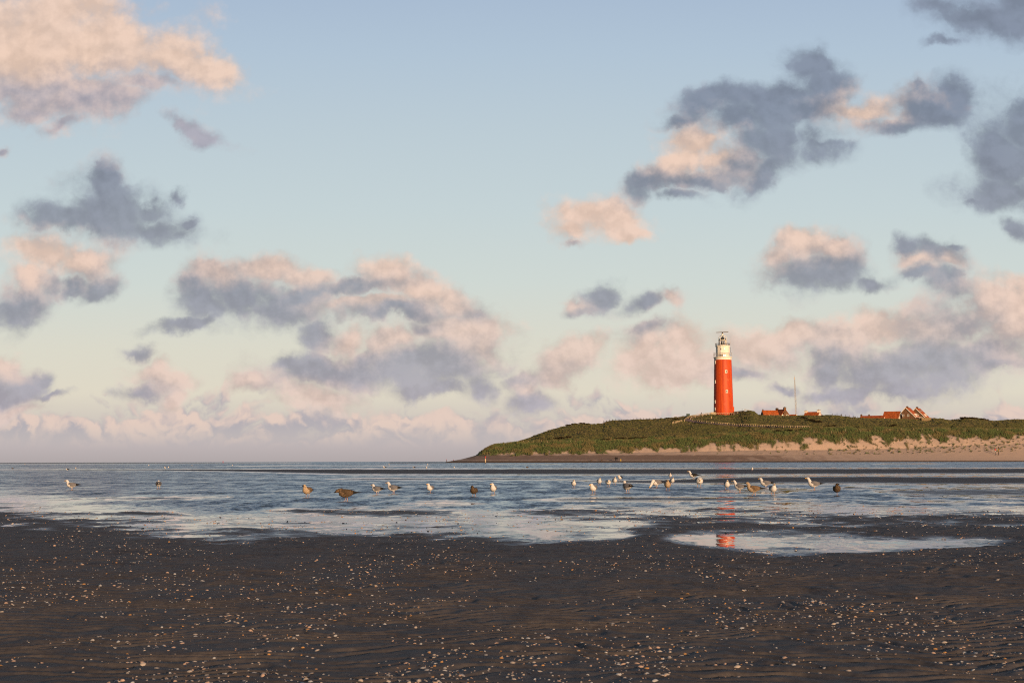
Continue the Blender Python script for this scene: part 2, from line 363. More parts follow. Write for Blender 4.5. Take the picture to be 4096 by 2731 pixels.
# ------------------------------------------------------------------ tidal flat: sand sheet and the water lying on it
def base_z(Y): return 0.72 * sstep(120, 620, np.asarray(Y, float))
def ground_at(px, py):
    d = ray(px, py); lo = 3.0; prev = 3.0
    for Y in np.geomspace(3, 9000, 400):
        if CAMH + d.z / d.y * Y - float(base_z(Y)) < 0: break
        prev = Y
    lo, hi = prev, Y
    for _ in range(30):
        mid = (lo + hi) / 2
        if CAMH + d.z / d.y * mid - float(base_z(mid)) < 0: hi = mid
        else: lo = mid
    return at(px, py, lo)
EDGE = ([-400,0,250,350,700,1050,1400,1700,2000,2300,2450,2560,2800,3200,3600,4096,4500],
        [2034,2040,2052,2068,2112,2122,2118,2108,2106,2114,2110,2062,2052,2047,2051,2049,2049])
BARS = [ # (weight, noise, [(x, y top, y bottom)...])  in photo pixels
 (0.6, 1.0, [(160,1998,1998),(350,1994,1999),(600,1987,1996),(800,1983,1993),(935,1988,1988)]),
 (0.8, 1.0, [(-300,2046,2066),(60,2050,2062),(200,2048,2064),(400,2047,2068),(600,2040,2070),(720,2052,2064),(770,2058,2058)]),
 (0.8, .9, [(1040,2044,2044),(1200,2036,2054),(1400,2033,2068),(1600,2035,2068),(1800,2042,2066),(1900,2056,2056)]),
 (0.25, 1.0, [(1600,2012,2012),(1750,2005,2021),(1960,2015,2015)]),
 (1.0, .15, [(2090,1999,1999),(2250,1992,2003),(2600,1987,2004),(3000,1989,2003),(3200,1996,1996)]),
 (0.8, .9, [(1880,2062,2062),(2050,2045,2072),(2250,2030,2075),(2450,2028,2074),(2600,2038,2085),(2800,2060,2070)]),
 (1.4, .2, [(-300,1877,1880),(0,1877,1880),(600,1876,1881),(900,1876,1885),(1400,1875,1897),(2400,1874,1898),(3200,1873,1897),(4096,1872,1894),(4500,1872,1894)]),
 (1.2, .2, [(1300,1916,1916),(1450,1912,1918),(2040,1912,1918),(2250,1916,1919),(2400,1923,1928),(2600,1920,1933),(2800,1913,1934),(3000,1905,1934),(3400,1902,1934),(3700,1903,1938),(4096,1905,1938),(4500,1905,1938)]),
 (0.4, 1.0, [(2780,1906,1906),(2850,1901,1908),(2950,1905,1905)]),
 (0.9, .3, [(3340,1951,1951),(3400,1945,1956),(3500,1951,1953),(3560,1952,1952)]),
 (0.5, 1.1, [(3480,1965,1965),(3700,1950,1984),(4000,1947,1992),(4300,1947,1992)]),
 (0.45, 1.1, [(2850,1964,1964),(3000,1958,1972),(3150,1950,1966),(3300,1956,1956)]),
 (1.0, .1, [(1940,1856,1856),(2060,1855,1858),(2290,1857,1857)]),
 (1.0, .1, [(3480,1855,1855),(3600,1852,1856),(3820,1854,1854)]),
 (1.4, .1, [(-400,1850,1856),(0,1850.5,1855),(700,1850,1853),(1250,1849,1850.5)]),
 (1.0, .1, [(830,1863,1863),(1200,1861,1863.5),(1720,1862,1862)]),
]
POOLS = [[(2060,2092,2092),(2250,2078,2108),(2500,2075,2112),(2700,2090,2114),(2790,2110,2110)],
 [(2560,2158,2160),(2680,2150,2166),(2760,2140,2178),(2900,2136,2190),(3100,2139,2205),(3300,2145,2205),(3500,2151,2193),(3700,2156,2181),(3900,2157,2172),(4080,2160,2166),(4200,2162,2164)]]
def band(px, py, pts, soft):
    xs = [q[0] for q in pts]
    t = np.interp(px, xs, [q[1] for q in pts]); b = np.interp(px, xs, [q[2] for q in pts])
    s = np.minimum(py - t, b - py) / ((b - t) / 2 * 0.6 + soft)
    return np.where((px < xs[0]) | (px > xs[-1]), -1.0, np.clip(s, -1, 1))
def shore(px, py, X, Y):
    """>0 sand standing proud of the water, <0 water depth (unitless -1..1.4)"""
    n1 = fbm(X * 0.40, Y * 0.30, 4, 1); n2 = fbm(X * 1.7, Y * 1.2, 3, 2)
    nz = 0.65 * n1 + 0.45 * n2
    S = np.clip((py + 14 - np.interp(px, *EDGE)) / 80 + 0.95 * nz, -1, 1.2)
    S = S - 0.42 * np.exp(-((px - 2150) / 620) ** 2 - ((py - 2140) / 42) ** 2) - 0.25 * np.exp(-((px - 3500) / 500) ** 2 - ((py - 2215) / 30) ** 2)
    for wgt, nw, pts in BARS:
        soft = 1.2 + 0.04 * max(0, pts[0][1] - 1850)
        b = band(px, py, pts, soft); S = np.maximum(S, np.where(b > -1, np.clip((b + nw * nz * 1.1) * np.where(b > 0, wgt, 1.0), -1, wgt), -1))
    for pts in POOLS:
        b = band(px, py, pts, 16.0); e_ = sstep(0, 170, px - pts[0][0]) * sstep(0, 330, pts[-1][0] - px); S = np.where(b > -1, np.minimum(S, (-b * 0.9 + 0.08 + 1.0 * nz) * e_ + 1.3 * (1 - e_)), S)
    return S
def flat_xy(cstep, rmul):
    t = np.concatenate([np.linspace(-3, -0.5, 10), np.arange(-0.44, 0.4401, cstep / F), np.linspace(0.5, 3, 10)])
    d = np.concatenate([np.arange(1150, 420, -1.1 * rmul), np.arange(420, 70, -1.2 * rmul), np.arange(70, 8, -0.7 * rmul), np.linspace(8, 0.6, 14)])
    Yr = np.concatenate([[-40, 0, 3], CAMH * F / d, [16000.]])
    Y, T = np.meshgrid(Yr, t, indexing='ij')
    return T * (np.maximum(Y, 6) + 0.0), Y
def sand_z(X, Y):
    B = base_z(Y)
    px, py = proj(X, np.maximum(Y, 2.5), B)
    S = shore(px, py, X, np.maximum(Y, 2.5))
    S = np.where(Y < 5, 1.0, S)
    far = sstep(60, 220, Y)
    Sa = np.abs(S); h = np.sign(S) * np.where(Sa < .5, Sa ** 2 / .5 * .62 , Sa - .19) * (0.030 + 0.05 * far)
    h = h + 0.012 * fbm(X * 1.5, Y * 1.3, 4, 9) * sstep(0.75, 0.2, Sa) * (1 - 0.8 * far)
    # wave ripples left by the tide: real relief near the camera
    wx = fbm(X * 0.7, Y * 0.6, 2, 5) * 0.40 + fbm(X * 2.1, Y * 1.8, 2, 6) * 0.20
    ph = 2 * math.pi * (Y + wx + 0.03 * X) / 0.205
    am = (0.0040 + 0.0075 * np.clip(fbm(X * 0.9, Y * 1.3, 3, 7) + 0.45, 0, 1)) * sstep(60, 22, Y) * sstep(-0.7, 0.2, S)
    rp = np.sin(ph) + 0.35 * np.sin(2 * ph + 1.0)
    h = h + am * rp + (0.010 * fbm(X * 0.8, Y * 0.8, 3, 8) + 0.0065 * fbm(X * 5.0, Y * 4.5, 3, 12) * sstep(40, 16, Y)) * sstep(0.15, 0.7, S)
    h = np.where(Y > 3500, -0.15, h)
    return B + h, S
X, Y = flat_xy(5.6, 1.0)
Z, S = sand_z(X, Y)
m = bpy.data.materials.new('wet_sand'); m.use_nodes = True; n = NT(m.node_tree); b = n.n['Principled BSDF']
tcn = n.new('ShaderNodeTexCoord').outputs['Object']
a = n.new('ShaderNodeAttribute', attribute_name='proud').outputs['Fac']
g1 = n.noise(tcn, 0.55, 5, 0.6); g2 = n.noise(tcn, 22, 4, 0.7)
col = n.mix(n.sm(g1, 0.35, 0.65), (0.112, 0.096, 0.088), (0.128, 0.110, 0.100))
col = n.mix(n.sm(g2, 0.25, 0.75), col, n.mix(1.0, col, (0.62, 0.62, 0.64), 'MULTIPLY'))
n.put(b.inputs['Base Color'], col)
damp = n.sm(n.m('ADD', a, n.m('MULTIPLY', n.m('SUBTRACT', g1, 0.5), 0.6)), 0.85, 0.04)
n.put(b.inputs['Roughness'], n.lerp(damp, 0, 1, 0.75, 0.19))
n.put(b.inputs['Specular IOR Level'], n.lerp(damp, 0, 1, 0.08, 0.5))
gc = n.vm('SUBTRACT', n.noise(tcn, 9, 4, 0.7, color=True), (0.5, 0.5, 0.5))
ge = n.new('ShaderNodeNewGeometry').outputs['Normal']
n.put(b.inputs['Normal'], n.vm('NORMALIZE', n.vm('ADD', ge, n.vm('SCALE', gc, n.lerp(damp, 0, 1, 0.16, 0.08)))))
ground = grid_mesh('ground', X, Y, Z, m, {'proud': S}); tag(ground, None, None, kind='structure')

Xw, Yw = flat_xy(14, 2.4)
Zs, Sw = sand_z(Xw, Yw)
m = bpy.data.materials.new('tidal_water'); m.use_nodes = True; n = NT(m.node_tree); b = n.n['Principled BSDF']
tcn = n.new('ShaderNodeTexCoord').outputs['Object']
a = n.new('ShaderNodeAttribute', attribute_name='depth').outputs['Fac']
b.inputs['Base Color'].default_value = (0.045, 0.062, 0.078, 1); b.inputs['Roughness'].default_value = 0.03; b.inputs['IOR'].default_value = 1.33
gust = n.noise(n.vm('MULTIPLY', tcn, (0.035, 0.16, 1)), 1.0, 4, 0.55)
grp = n.noise(n.vm('MULTIPLY', tcn, (0.9, 0.20, 1)), 1.0, 3, 0.6)
k = n.m('MULTIPLY', a, n.sm(gust, 0.34, 0.60, 0.55, 1.0))
k = n.m('MULTIPLY', k, n.sm(grp, 0.30, 0.68, 0.35, 1.25))
k = n.m('ADD', n.m('MULTIPLY', k, 1.1), n.m('ADD', n.m('MULTIPLY', grp, 0.03), 0.004))
w1 = n.vm('SUBTRACT', n.noise(n.vm('MULTIPLY', tcn, (2.2, 1.6, 1)), 1.0, 2, 0.6, color=True), (0.5, 0.5, 0.5))
w2 = n.vm('SUBTRACT', n.noise(n.vm('MULTIPLY', tcn, (9, 7, 1)), 1.0, 2, 0.6, color=True), (0.5, 0.5, 0.5))
ww = n.vm('ADD', w1, n.vm('SCALE', w2, 0.7))
sw = n.new('ShaderNodeSeparateXYZ'); n.l.new(ww, sw.inputs[0]); cw = n.new('ShaderNodeCombineXYZ')   # steep lee faces of the wavelets all look south
n.put(cw.inputs[0], sw.outputs[0]); n.put(cw.inputs[1], n.m('SUBTRACT', n.m('MULTIPLY', n.m('ABSOLUTE', sw.outputs[1]), -1.8), n.m('MULTIPLY', a, 0.09))); ww = cw.outputs[0]
n.put(b.inputs['Normal'], n.vm('NORMALIZE', n.vm('ADD', (0, 0, 1), n.vm('SCALE', ww, k))))
pxw, pyw = proj(Xw, np.maximum(Yw, 2.5), base_z(Yw))
openw = sstep(np.where(pxw > 2450, 4, 25), np.where(pxw > 2450, 34, 105), np.interp(pxw, *EDGE) - pyw + 22 * fbm(Xw * 0.2, Yw * 0.2, 3, 51))       # sheltered shallows by the shore stay smooth
openw = np.where(pyw > 2120, 0.04 + 0.24 * sstep(2940, 3180, pxw) * sstep(2195, 2160, pyw), np.maximum(openw, 0.03))
water = grid_mesh('water', Xw, Yw, base_z(Yw), m, {'depth': sstep(0.05, 0.5, -Sw) * openw}); tag(water, None, None, kind='structure')
#--CHUNK2--
# ------------------------------------------------------------------ dune headland
C1 = ([1500,1780,1850,1903,2000,2200,2500,2800,3000,3300,3600,3800,4096,4700],
      [1853,1848,1835,1823,1818,1815,1811,1806,1802,1800,1795,1785,1775,1772])
C2 = ([1500,1780,1850,1903,1940,1975,2080,2300,2500,2700,2900,3100,3300,3600,4096,4700],
      [1853,1848,1835,1821,1797,1783,1772,1768,1762,1757,1740,1725,1716,1718,1721,1722])
C4 = ([1500,1780,1850,1903,1940,1975,2020,2069,2110,2150,2200,2240,2300,2340,2380,2410,2420,2450,2500,2540,2600,2640,2690,2720,2745,2790,2830,2850,2925,2955,2970,2985,2998,3012,3030,3060,3100,3200,3260,3320,3380,3440,3500,3600,3640,3700,3725,3760,3790,3830,3850,3870,3900,3940,3970,4010,4050,4096,4300,4700],
      [1853,1848,1835,1821,1796,1782,1776,1769,1755,1739,1720,1709,1699,1695,1697,1694,1689,1683,1681,1679,1677,1675,1672,1667,1665,1662,1658,1660.5,1661,1657,1650,1645,1643,1648,1659,1662,1663,1663,1664,1661,1667,1674,1675,1676,1678,1679,1673,1676,1680,1678,1673,1670,1673,1681,1685,1682,1678,1677,1682,1684])
hp = np.arange(1560, 4660, 3.0)
HY = np.concatenate([np.linspace(548, 570, 8), np.arange(571, 592, 0.7), np.arange(592, 656, 0.55), [657, 659, 662, 666, 672, 685, 720, 780]])
Yh, PX = np.meshgrid(HY, hp, indexing='ij')
c1 = np.interp(PX, *C1); c2 = np.interp(PX, *C2); c4 = np.interp(PX, *C4)
D_ = (fw.y)
def zat(px, py, Y):                    # height of the sight line through (px, py) at depth Y
    a, b = (px - 2048) / F, (1365.5 - py) / F
    return CAMH + (rt.z * a + up.z * b + fw.z) / (rt.y * a + up.y * b + fw.y) * Y
Xh = Yh * ((PX - 2048) / F * rt.x + up.x * 0 + 0) / (fw.y + up.y * 0.0)
Bh = base_z(Yh)
z0 = Bh - 0.25 + 0.75 * sstep(556, 578, Yh)
z1 = zat(PX, c1, 592.0); z2 = zat(PX, c2, 614.0); z4 = zat(PX, c4, 652.0)
z1 = np.where(PX < 1903, np.minimum(z1, z1), z1)
def ease(a, b, t): return a + (b - a) * t
z = z0.copy()
t = np.clip((Yh - 570) / 22, 0, 1); zb = ease(Bh + 0.30, z1, t ** 1.25)
z = np.where(Yh > 570, np.maximum(np.where(PX < 1903, np.minimum(zb, z1), zb), np.where(PX < 1800, -9, z0)), z)
t = np.clip((Yh - 592) / 22, 0, 1); z = np.where(Yh > 592, ease(z1, z2, np.sin(t * math.pi / 2) ** 0.9), z)
t = np.clip((Yh - 614) / 38, 0, 1); dip = 1.3 * np.sin(np.clip(t / 0.45, 0, 1) * math.pi) ** 1 * sstep(2500, 2900, PX)
z = np.where(Yh > 614, ease(z2, z4, t ** 0.85) - dip, z)
z = np.where(Yh > 652, z4 - sstep(652, 672, Yh) * 1.6, z)
z = np.where(Yh > 700, z4 * np.clip((790 - Yh) / 90, 0, 1), z)
sF = (Yh - 592) / 22
nA = fbm(Xh / 4.6, Yh / 10.0, 4, 21); nB = fbm(Xh / 1.1, Yh / 2.2, 3, 22)
thr = np.interp(PX, [1900, 2300, 2700, 3000, 3600, 4096], [-0.06, 0.03, 0.12, 0.18, 0.28, 0.30])
veg = sstep(-0.08, 0.08, sF - thr + 0.27 * nA + 0.07 * nB)
veg = np.where(Yh > 618, 1.0, veg) * sstep(1880, 1905, PX)
patch = sstep(0.56, 0.64, fbm(Xh / 1.6, Yh / 1.5, 3, 23) + 0.2 * (PX > 3300)) * ((sF > -0.35) & (sF < 0.5)) * sstep(2600, 3400, PX)
veg = np.maximum(veg, patch * 0.9)
edge = sstep(575, 592, Yh) * sstep(1890, 1960, PX)
rough = veg * edge
z = z + rough * (0.30 * fbm(Xh / 1.3, Yh / 1.3, 3, 24) + 0.15) + edge * 0.85 * fbm(Xh / 9, Yh / 9, 3, 25) * np.where(Yh < 700, 1, 0) * sstep(592, 604, Yh) * (1 - 0.8 * sstep(636, 652, Yh))
z = z + 0.08 * fbm(Xh / 3, Yh / 5, 3, 26) * edge
_, PYh = proj(Xh, Yh, z)
grey = sstep(1816, 1822, PYh + 3 * nA) * sstep(1842, 1838, PYh + 2 * nB) * sstep(1830, 1880, PX) * sstep(3450, 2900, PX + 300 * nA) * (Yh < 600)
wetl = sstep(1840.5, 1844, PYh + 1.0 * nB)
m = bpy.data.materials.new('dune_ground'); m.use_nodes = True; n = NT(m.node_tree); b = n.n['Principled BSDF']
tcn = n.new('ShaderNodeTexCoord').outputs['Object']
A = lambda k_: n.new('ShaderNodeAttribute', attribute_name=k_).outputs['Fac']
sandc = n.mix(n.noise(tcn, 0.5, 5, 0.6), (0.50, 0.36, 0.27), (0.62, 0.45, 0.34))
sandc = n.mix(A('grey'), sandc, n.mix(n.noise(tcn, 0.25, 5, 0.65), (0.20, 0.135, 0.10), (0.34, 0.23, 0.165)))
sandc = n.mix(A('wetl'), sandc, (0.17, 0.105, 0.06))
big = n.noise(tcn, 0.09, 4, 0.6); fine = n.noise(tcn, 1.1, 5, 0.65)
vegc = n.mix(n.sm(big, 0.35, 0.65), (0.108, 0.110, 0.040), (0.130, 0.112, 0.050))
vegc = n.mix(n.sm(fine, 0.35, 0.72), n.mix(1.0, vegc, (0.65, 0.65, 0.65), 'MULTIPLY'), vegc)
vegc = n.mix(n.sm(fine, 0.60, 0.80), vegc, (0.18, 0.145, 0.07))
n.put(b.inputs['Base Color'], n.mix(A('veg'), sandc, vegc)); b.inputs['Roughness'].default_value = 0.95; b.inputs['Specular IOR Level'].default_value = 0.1
hill = grid_mesh('hill', Xh, Yh, z, m, {'veg': veg, 'grey': grey, 'wetl': wetl}); tag(hill, None, None, kind='structure')
PXh, PYh = proj(Xh, Yh, z)
def on_dune(px, py, lift=0.0):
    j = int(np.clip(np.searchsorted(hp, px), 1, len(hp) - 1))
    j = j if abs(hp[j] - px) < abs(hp[j - 1] - px) else j - 1
    col_ = PYh[:, j]
    k_ = np.nonzero(col_[8:-6] <= py)[0]
    i = int(k_[0]) + 8 if len(k_) else int(np.argmin(col_[:-6]))
    a = 1.0 if i == 0 else np.clip((col_[i - 1] - py) / max(1e-6, col_[i - 1] - col_[i]), 0, 1)
    Yv = Yh[i - 1, j] * (1 - a) + Yh[i, j] * a; Zv = z[i - 1, j] * (1 - a) + z[i, j] * a
    p_ = at(px, py, float(Yv)); return Vector((p_.x, Yv, Zv + lift))

# marram grass: thousands of tufts of blades over the dune
def dune_grass():
    nT = 30000
    wgt = (veg * (Yh < 653) * edge)[:-1, :-1]
    area = np.gradient(Yh, axis=0)[:-1, :-1]
    pr = (wgt ** 2 * area * np.where(Yh[:-1, :-1] < 616, 1.6, 0.8)).ravel(); pr /= pr.sum()
    ii = rng.choice(len(pr), nT, p=pr); r_, c_ = np.unravel_index(ii, wgt.shape)
    fr, fc = rng.random(nT), rng.random(nT)
    def bil(a): return (a[r_, c_] * (1 - fr) + a[r_ + 1, c_] * fr) * (1 - fc) + (a[r_, c_ + 1] * (1 - fr) + a[r_ + 1, c_ + 1] * fr) * fc
    bx, by, bz = bil(Xh), bil(Yh), bil(z)
    front = by < 617
    tone = fbm(bx / 6, by / 6, 3, 31) + rng.normal(0, 0.14, nT)
    mi = np.where(tone > 0.42, 2, np.where(tone > 0.0, 1, 0)); mi = np.where(front & (tone < 0.1), 3, mi)
    nb = 5
    co = np.zeros((nT, nb, 3, 3)); 
    ht = np.where(front, 0.75, 0.30)[:, None] * rng.uniform(0.6, 1.3, (nT, nb))
    ang = rng.uniform(0, 2 * math.pi, (nT, nb)); lean = rng.uniform(0.1, 0.55, (nT, nb)) * ht
    ox, oy = rng.normal(0, .22, (nT, nb)), rng.normal(0, .22, (nT, nb))
    wd = rng.uniform(0.05, 0.11, (nT, nb))
    wa = rng.uniform(-0.9, 0.9, (nT, nb))
    for k_, sgn in ((0, -1), (1, 1)):
        co[:, :, k_, 0] = bx[:, None] + ox + sgn * wd * np.cos(wa); co[:, :, k_, 1] = by[:, None] + oy + sgn * wd * np.sin(wa); co[:, :, k_, 2] = bz[:, None] - 0.1
    co[:, :, 2, 0] = bx[:, None] + ox + lean * np.cos(ang); co[:, :, 2, 1] = by[:, None] + oy + lean * np.sin(ang); co[:, :, 2, 2] = bz[:, None] + ht
    q = np.arange(nT * nb * 3).reshape(-1, 3)
    mats = [mat('olive_grass', (0.135, 0.132, 0.046), 0.9, 0.1), mat('brown_grass', (0.155, 0.135, 0.060), 0.9, 0.1), mat('straw_grass', (0.18, 0.148, 0.066), 0.9, 0.1), mat('green_grass', (0.100, 0.128, 0.048), 0.9, 0.1)]
    o = raw_mesh('marram_grass', co.reshape(-1, 3), q, mats, midx=np.repeat(mi, nb))
    tag(o, 'olive and straw coloured grass covering the dune slopes', 'grass', kind='stuff')
dune_grass()

# dark low shrubs, each one its own object
m_shrub = mat('dark_shrub_leaf', (0.035, 0.026, 0.013), 0.95, 0.1, 0.5, 1.2); m_twig = mat('shrub_twig', (0.05, 0.035, 0.025), 0.95, 0.1)
def shrub_mesh(seed, wx, hz):
    r_ = random.Random(seed); mb = MB()
    lobes = [(r_.uniform(-.8, .8) * wx, r_.uniform(-.6, .6), r_.uniform(.3, .75) * hz, r_.uniform(.35, .65)) for _ in range(7)]
    for _ in range(420):
        lx, ly, lz, lr = r_.choice(lobes)
        d = Vector((r_.gauss(0, 1), r_.gauss(0, 1), r_.gauss(0, 1))).normalized() * lr * r_.uniform(.6, 1.08)
        c = Vector((lx + d.x * 1.3, ly + d.y, max(0.02, lz + d.z * .75 * hz)))
        e1 = Vector((r_.gauss(0, 1), r_.gauss(0, 1), r_.gauss(0, 1))).normalized() * .15; e2 = e1.orthogonal().normalized() * .10
        mb.add([c - e1, c + e2, c + e1, c - e2], [(0, 1, 2, 3)])
    tw = MB()
    for _ in range(9):
        x0 = r_.uniform(-.5, .5) * wx; tw.tube((x0, 0, -.2), (x0 + r_.uniform(-.5, .5), r_.uniform(-.3, .3), hz * r_.uniform(.5, .9)), .03, .012, 5)
    return mb, tw
SHR = [([(2170,1763),(2200,1760),(2225,1757),(2250,1754),(2272,1751),(2235,1765)], 'dark shrub in the left clump on the dune face', 1.5, .9),
       ([(2420,1761),(2450,1760),(2475,1757),(2500,1755),(2525,1754),(2550,1753),(2575,1752)], 'dark shrub in the long row across the middle of the dune face', 1.7, .9),
       ([(3120,1727),(3145,1725),(3170,1724),(3195,1721),(3100,1731)], 'dark shrub in the low clump below the end of the path rail', 1.6, .9),
       ([(3224,1676),(3240,1681),(3256,1684),(3272,1688),(3215,1671)], 'dark shrub on the rise in front of the cottage with white chimneys', 1.3, .7),
       ([(3850,1676),(3866,1673),(3882,1674),(3900,1676),(3925,1679),(3945,1682)], 'dark shrub on the skyline knoll right of the twin gabled houses', 1.5, .9),
       ([(3310,1706),(3340,1704),(3560,1706),(3580,1702),(3420,1714)], 'dark shrub in the hollow below the long low cottage row', 1.5, .7),
       ([(2275,1699),(2300,1697),(2330,1695),(2352,1696)], 'dark shrub on the skyline left of the crest fence', 1.4, .6),
       ([(2706,1678),(2668,1674)], 'dark shrub on the skyline left of the green box', 1.0, .6)]
sproto = {}
for si, (pts, lab, wx, hz) in enumerate(SHR):
    for j, (px, py) in enumerate(pts):
        key = (wx, hz, j % 2)
        if key not in sproto:
            mb, tw = shrub_mesh(si * 7 + j, wx, hz); sproto[key] = None
            o = bpy.data.objects.new('shrub', None); COL.objects.link(o)
            ch = [mb.build('foliage', m_shrub, o), tw.build('twigs', m_twig, o)]; sproto[key] = (o, ch)
        else:
            o0, ch0 = sproto[key]; o = o0.copy(); COL.objects.link(o)
            for c in ch0: d = c.copy(); COL.objects.link(d); d.parent = o
        o.location = on_dune(px, py, -0.1); o.rotation_euler = (0, 0, rnd.uniform(-.4, .4)); s_ = rnd.uniform(.8, 1.2); o.scale = (s_, s_, s_)
        tag(o, lab, 'shrub', 'dark shrubs: ' + lab)

# ------------------------------------------------------------------ lighthouse
LY = 664.0
lb = at(2894.5, 1654, LY); KL = (at(2895, 1554, LY).z - lb.z) / 100
lh = empty('lighthouse', lb, 'tall red lighthouse with a white top and radar bar on the dune', 'lighthouse', -math.atan((2894 - 2048) / F))
H = lambda py: (1654 - py) * KL
mb = MB()
prof = [(4.68, -2.0), (4.64, 0.0)] + [(4.64 - (4.64 - 4.02) * (k_ / 12) ** 0.92, H(1439.4) * k_ / 12) for k_ in range(1, 13)]
mb.lathe(prof, 64); mb.build('tower', M['red'], lh, True)
mb = MB(); hz1 = H(1439.4); hz2 = H(1428)
mb.lathe([(4.06, hz1 + .003), (4.06, hz2 - .5), (4.14, hz2 - .35), (4.36, hz2 - .2), (4.42, hz2), (3.0, hz2 + .01)], 64); mb.build('collar', M['white'], lh, True)
def rail_ring(name, r, z0_, z1_, npost, nrail, mt, tube=.05, parent=lh):
    mb = MB()
    for i in range(npost):
        t_ = 2 * math.pi * (i + .5) / npost; mb.tube((r * math.cos(t_), r * math.sin(t_), z0_), (r * math.cos(t_), r * math.sin(t_), z1_), tube, tube, 5)
    for k_ in range(nrail):
        zz = z1_ - (z1_ - z0_) * 0.42 * k_
        mb.chain([(r * math.cos(2 * math.pi * i / 48), r * math.sin(2 * math.pi * i / 48), zz) for i in range(49)], tube * 1.1, 5)
    return mb.build(name, mt, parent)
rail_ring('gallery_railing', 4.32, hz2, H(1412), 20, 2, M['steel'], .05)
hz3 = H(1384.5); hz4 = H(1382)
mb = MB(); mb.lathe([(3.30, hz2 + .02), (3.26, hz3 - .3), (3.46, hz3 - .1), (3.50, hz4 + .05), (1.5, hz4 + .06)], 12, rot=R(15)); mb.build('watch_room', M['white'], lh)
def put_on_ring(r, ang, zc, wd, ht, name, frame=True, parent=lh, deep=.06, pane=M['pane'], fr=M['white'], lab=None):
    """window on a round wall; ang measured from the camera-facing side, positive to the right"""
    nx, ny = math.sin(ang), -math.cos(ang)
    c = Vector((nx * r, ny * r, zc))
    mb = MB()
    if frame:
        e = .22
        for dx_, dz_, sx_, sz_ in ((0, ht / 2 - e / 2, wd, e), (0, -ht / 2 + e / 2, wd, e), (-wd / 2 + e / 2, 0, e, ht - 2 * e), (wd / 2 - e / 2, 0, e, ht - 2 * e)):
            mb.box(c + Vector((math.cos(ang) * dx_, math.sin(ang) * dx_, dz_)), (sx_, .25, sz_), ang)
        f_ = mb.build('window', fr, parent)
        mb = MB(); mb.box(c - Vector((nx, ny, 0)) * .03, (wd - 2 * e, .16, ht - 2 * e), ang); mb.build('pane', pane, f_)
    else:
        mb.box(c, (wd, .12, ht), ang); f_ = mb.build('window', pane, parent)
    return f_
def tower_r(zz): return 4.64 - (4.64 - 4.02) * (max(0, zz) / hz1) ** 0.92
for py, off in ((1487.5, 0.30), (1566.6, 0.315)):
    zz = H(py); put_on_ring(tower_r(zz), math.asin(off * 1.15), zz, 1.05, 1.45, 'window')
for py in (1449.5, 1527.8, 1607.3, 1636.2):
    zz = H(py); put_on_ring(tower_r(zz), -R(63), zz, 1.3, 1.45, 'window')
for a_ in (-14.5, 14.5): put_on_ring(3.22, R(a_), H(1396.6), .38, .72, 'window', False)
for a_, w_ in ((-43, .45), (-13, 1.25), (15.5, 1.25)): put_on_ring(3.20, R(a_), H(1422.3), w_, .7, 'window', False)
mb = MB(); mb.tube((3.55 * math.sin(R(75)), -3.55 * math.cos(R(75)), H(1410)), (3.55 * math.sin(R(75)), -3.55 * math.cos(R(75)), H(1389)), .12, .12, 6); mb.build('pipe', M['dark'], lh)
rail_ring('upper_railing', 3.42, hz4, H(1373.5), 16, 3, M['dark'], .055)
hz5 = H(1362)
mb = MB(); mb.lathe([(1.62, hz4 + .05), (1.62, hz5)], 24, cap=False); gl = bpy.data.materials.new('lantern_pane'); gl.use_nodes = True
gb = gl.node_tree.nodes['Principled BSDF']; gb.inputs['Transmission Weight'].default_value = 1.0; gb.inputs['Roughness'].default_value = 0.0; gb.inputs['IOR'].default_value = 1.02; gb.inputs['Base Color'].default_value = (.95, .95, .95, 1)
mb.build('lantern_pane', gl, lh, True)
mb = MB()
for a_ in range(8):
    t_ = R(a_ * 45 + 6); mb.tube((1.78 * math.sin(t_), -1.78 * math.cos(t_), hz4), (1.78 * math.sin(t_), -1.78 * math.cos(t_), hz5 + .1), .11, .11, 6)
mb.lathe([(1.70, hz5 - .05), (1.95, hz5), (1.95, hz5 + .2), (1.66, hz5 + .25)], 32)
mb.lathe([(1.68, hz4 + .04), (1.88, hz4 + .06), (1.88, hz4 + .45), (1.68, hz4 + .5)], 32, cap=False)
mb.build('lantern_frame', M['white'], lh)
mb = MB()
for sx_ in (-.42, .42): mb.lathe([(.2, hz4 + .3), (.36, hz4 + .5), (.40, hz4 + 1.1), (.26, hz5 - .5), (.1, hz5 - .3)], 12); mb.v[-60:] = [(x + sx_, y, zz) for x, y, zz in mb.v[-60:]]
mb.build('lamp_lens', M['dark'], lh, True)
mb = MB(); R0 = 1.70; hd = H(1348) - hz5 - .25
mb.lathe([(R0 * math.cos(k_ * math.pi / 2 / 9), hz5 + .25 + hd * math.sin(k_ * math.pi / 2 / 9)) for k_ in range(9)] + [(.3, hz5 + .25 + hd), (.3, hz5 + hd + .55), (.05, hz5 + hd + .62)], 32); mb.build('dome', M['dome'], lh, True)
hz6 = H(1342.5)
mb = MB()
for a_ in range(6):
    t_ = R(a_ * 60 + 30); pts = []
    for k_ in range(9):
        q_ = k_ / 8; rr = 1.95 * math.cos(q_ * math.pi / 2 * .74) ** .8; pts.append((rr * math.sin(t_), -rr * math.cos(t_), hz5 + .2 + (hz6 - hz5 - .2) * math.sin(q_ * math.pi / 2) ** 1.05))
    mb = MB(); mb.chain(pts, .10, 6); mb.build('cage_rib', M['white'], lh)
mb = MB(); mb.lathe([(1.0, hz6), (1.0, hz6 + .14), (.42, hz6 + .16), (.36, H(1334)), (.44, H(1333.6))], 20); mb.build('radar_pedestal', M['white'], lh)
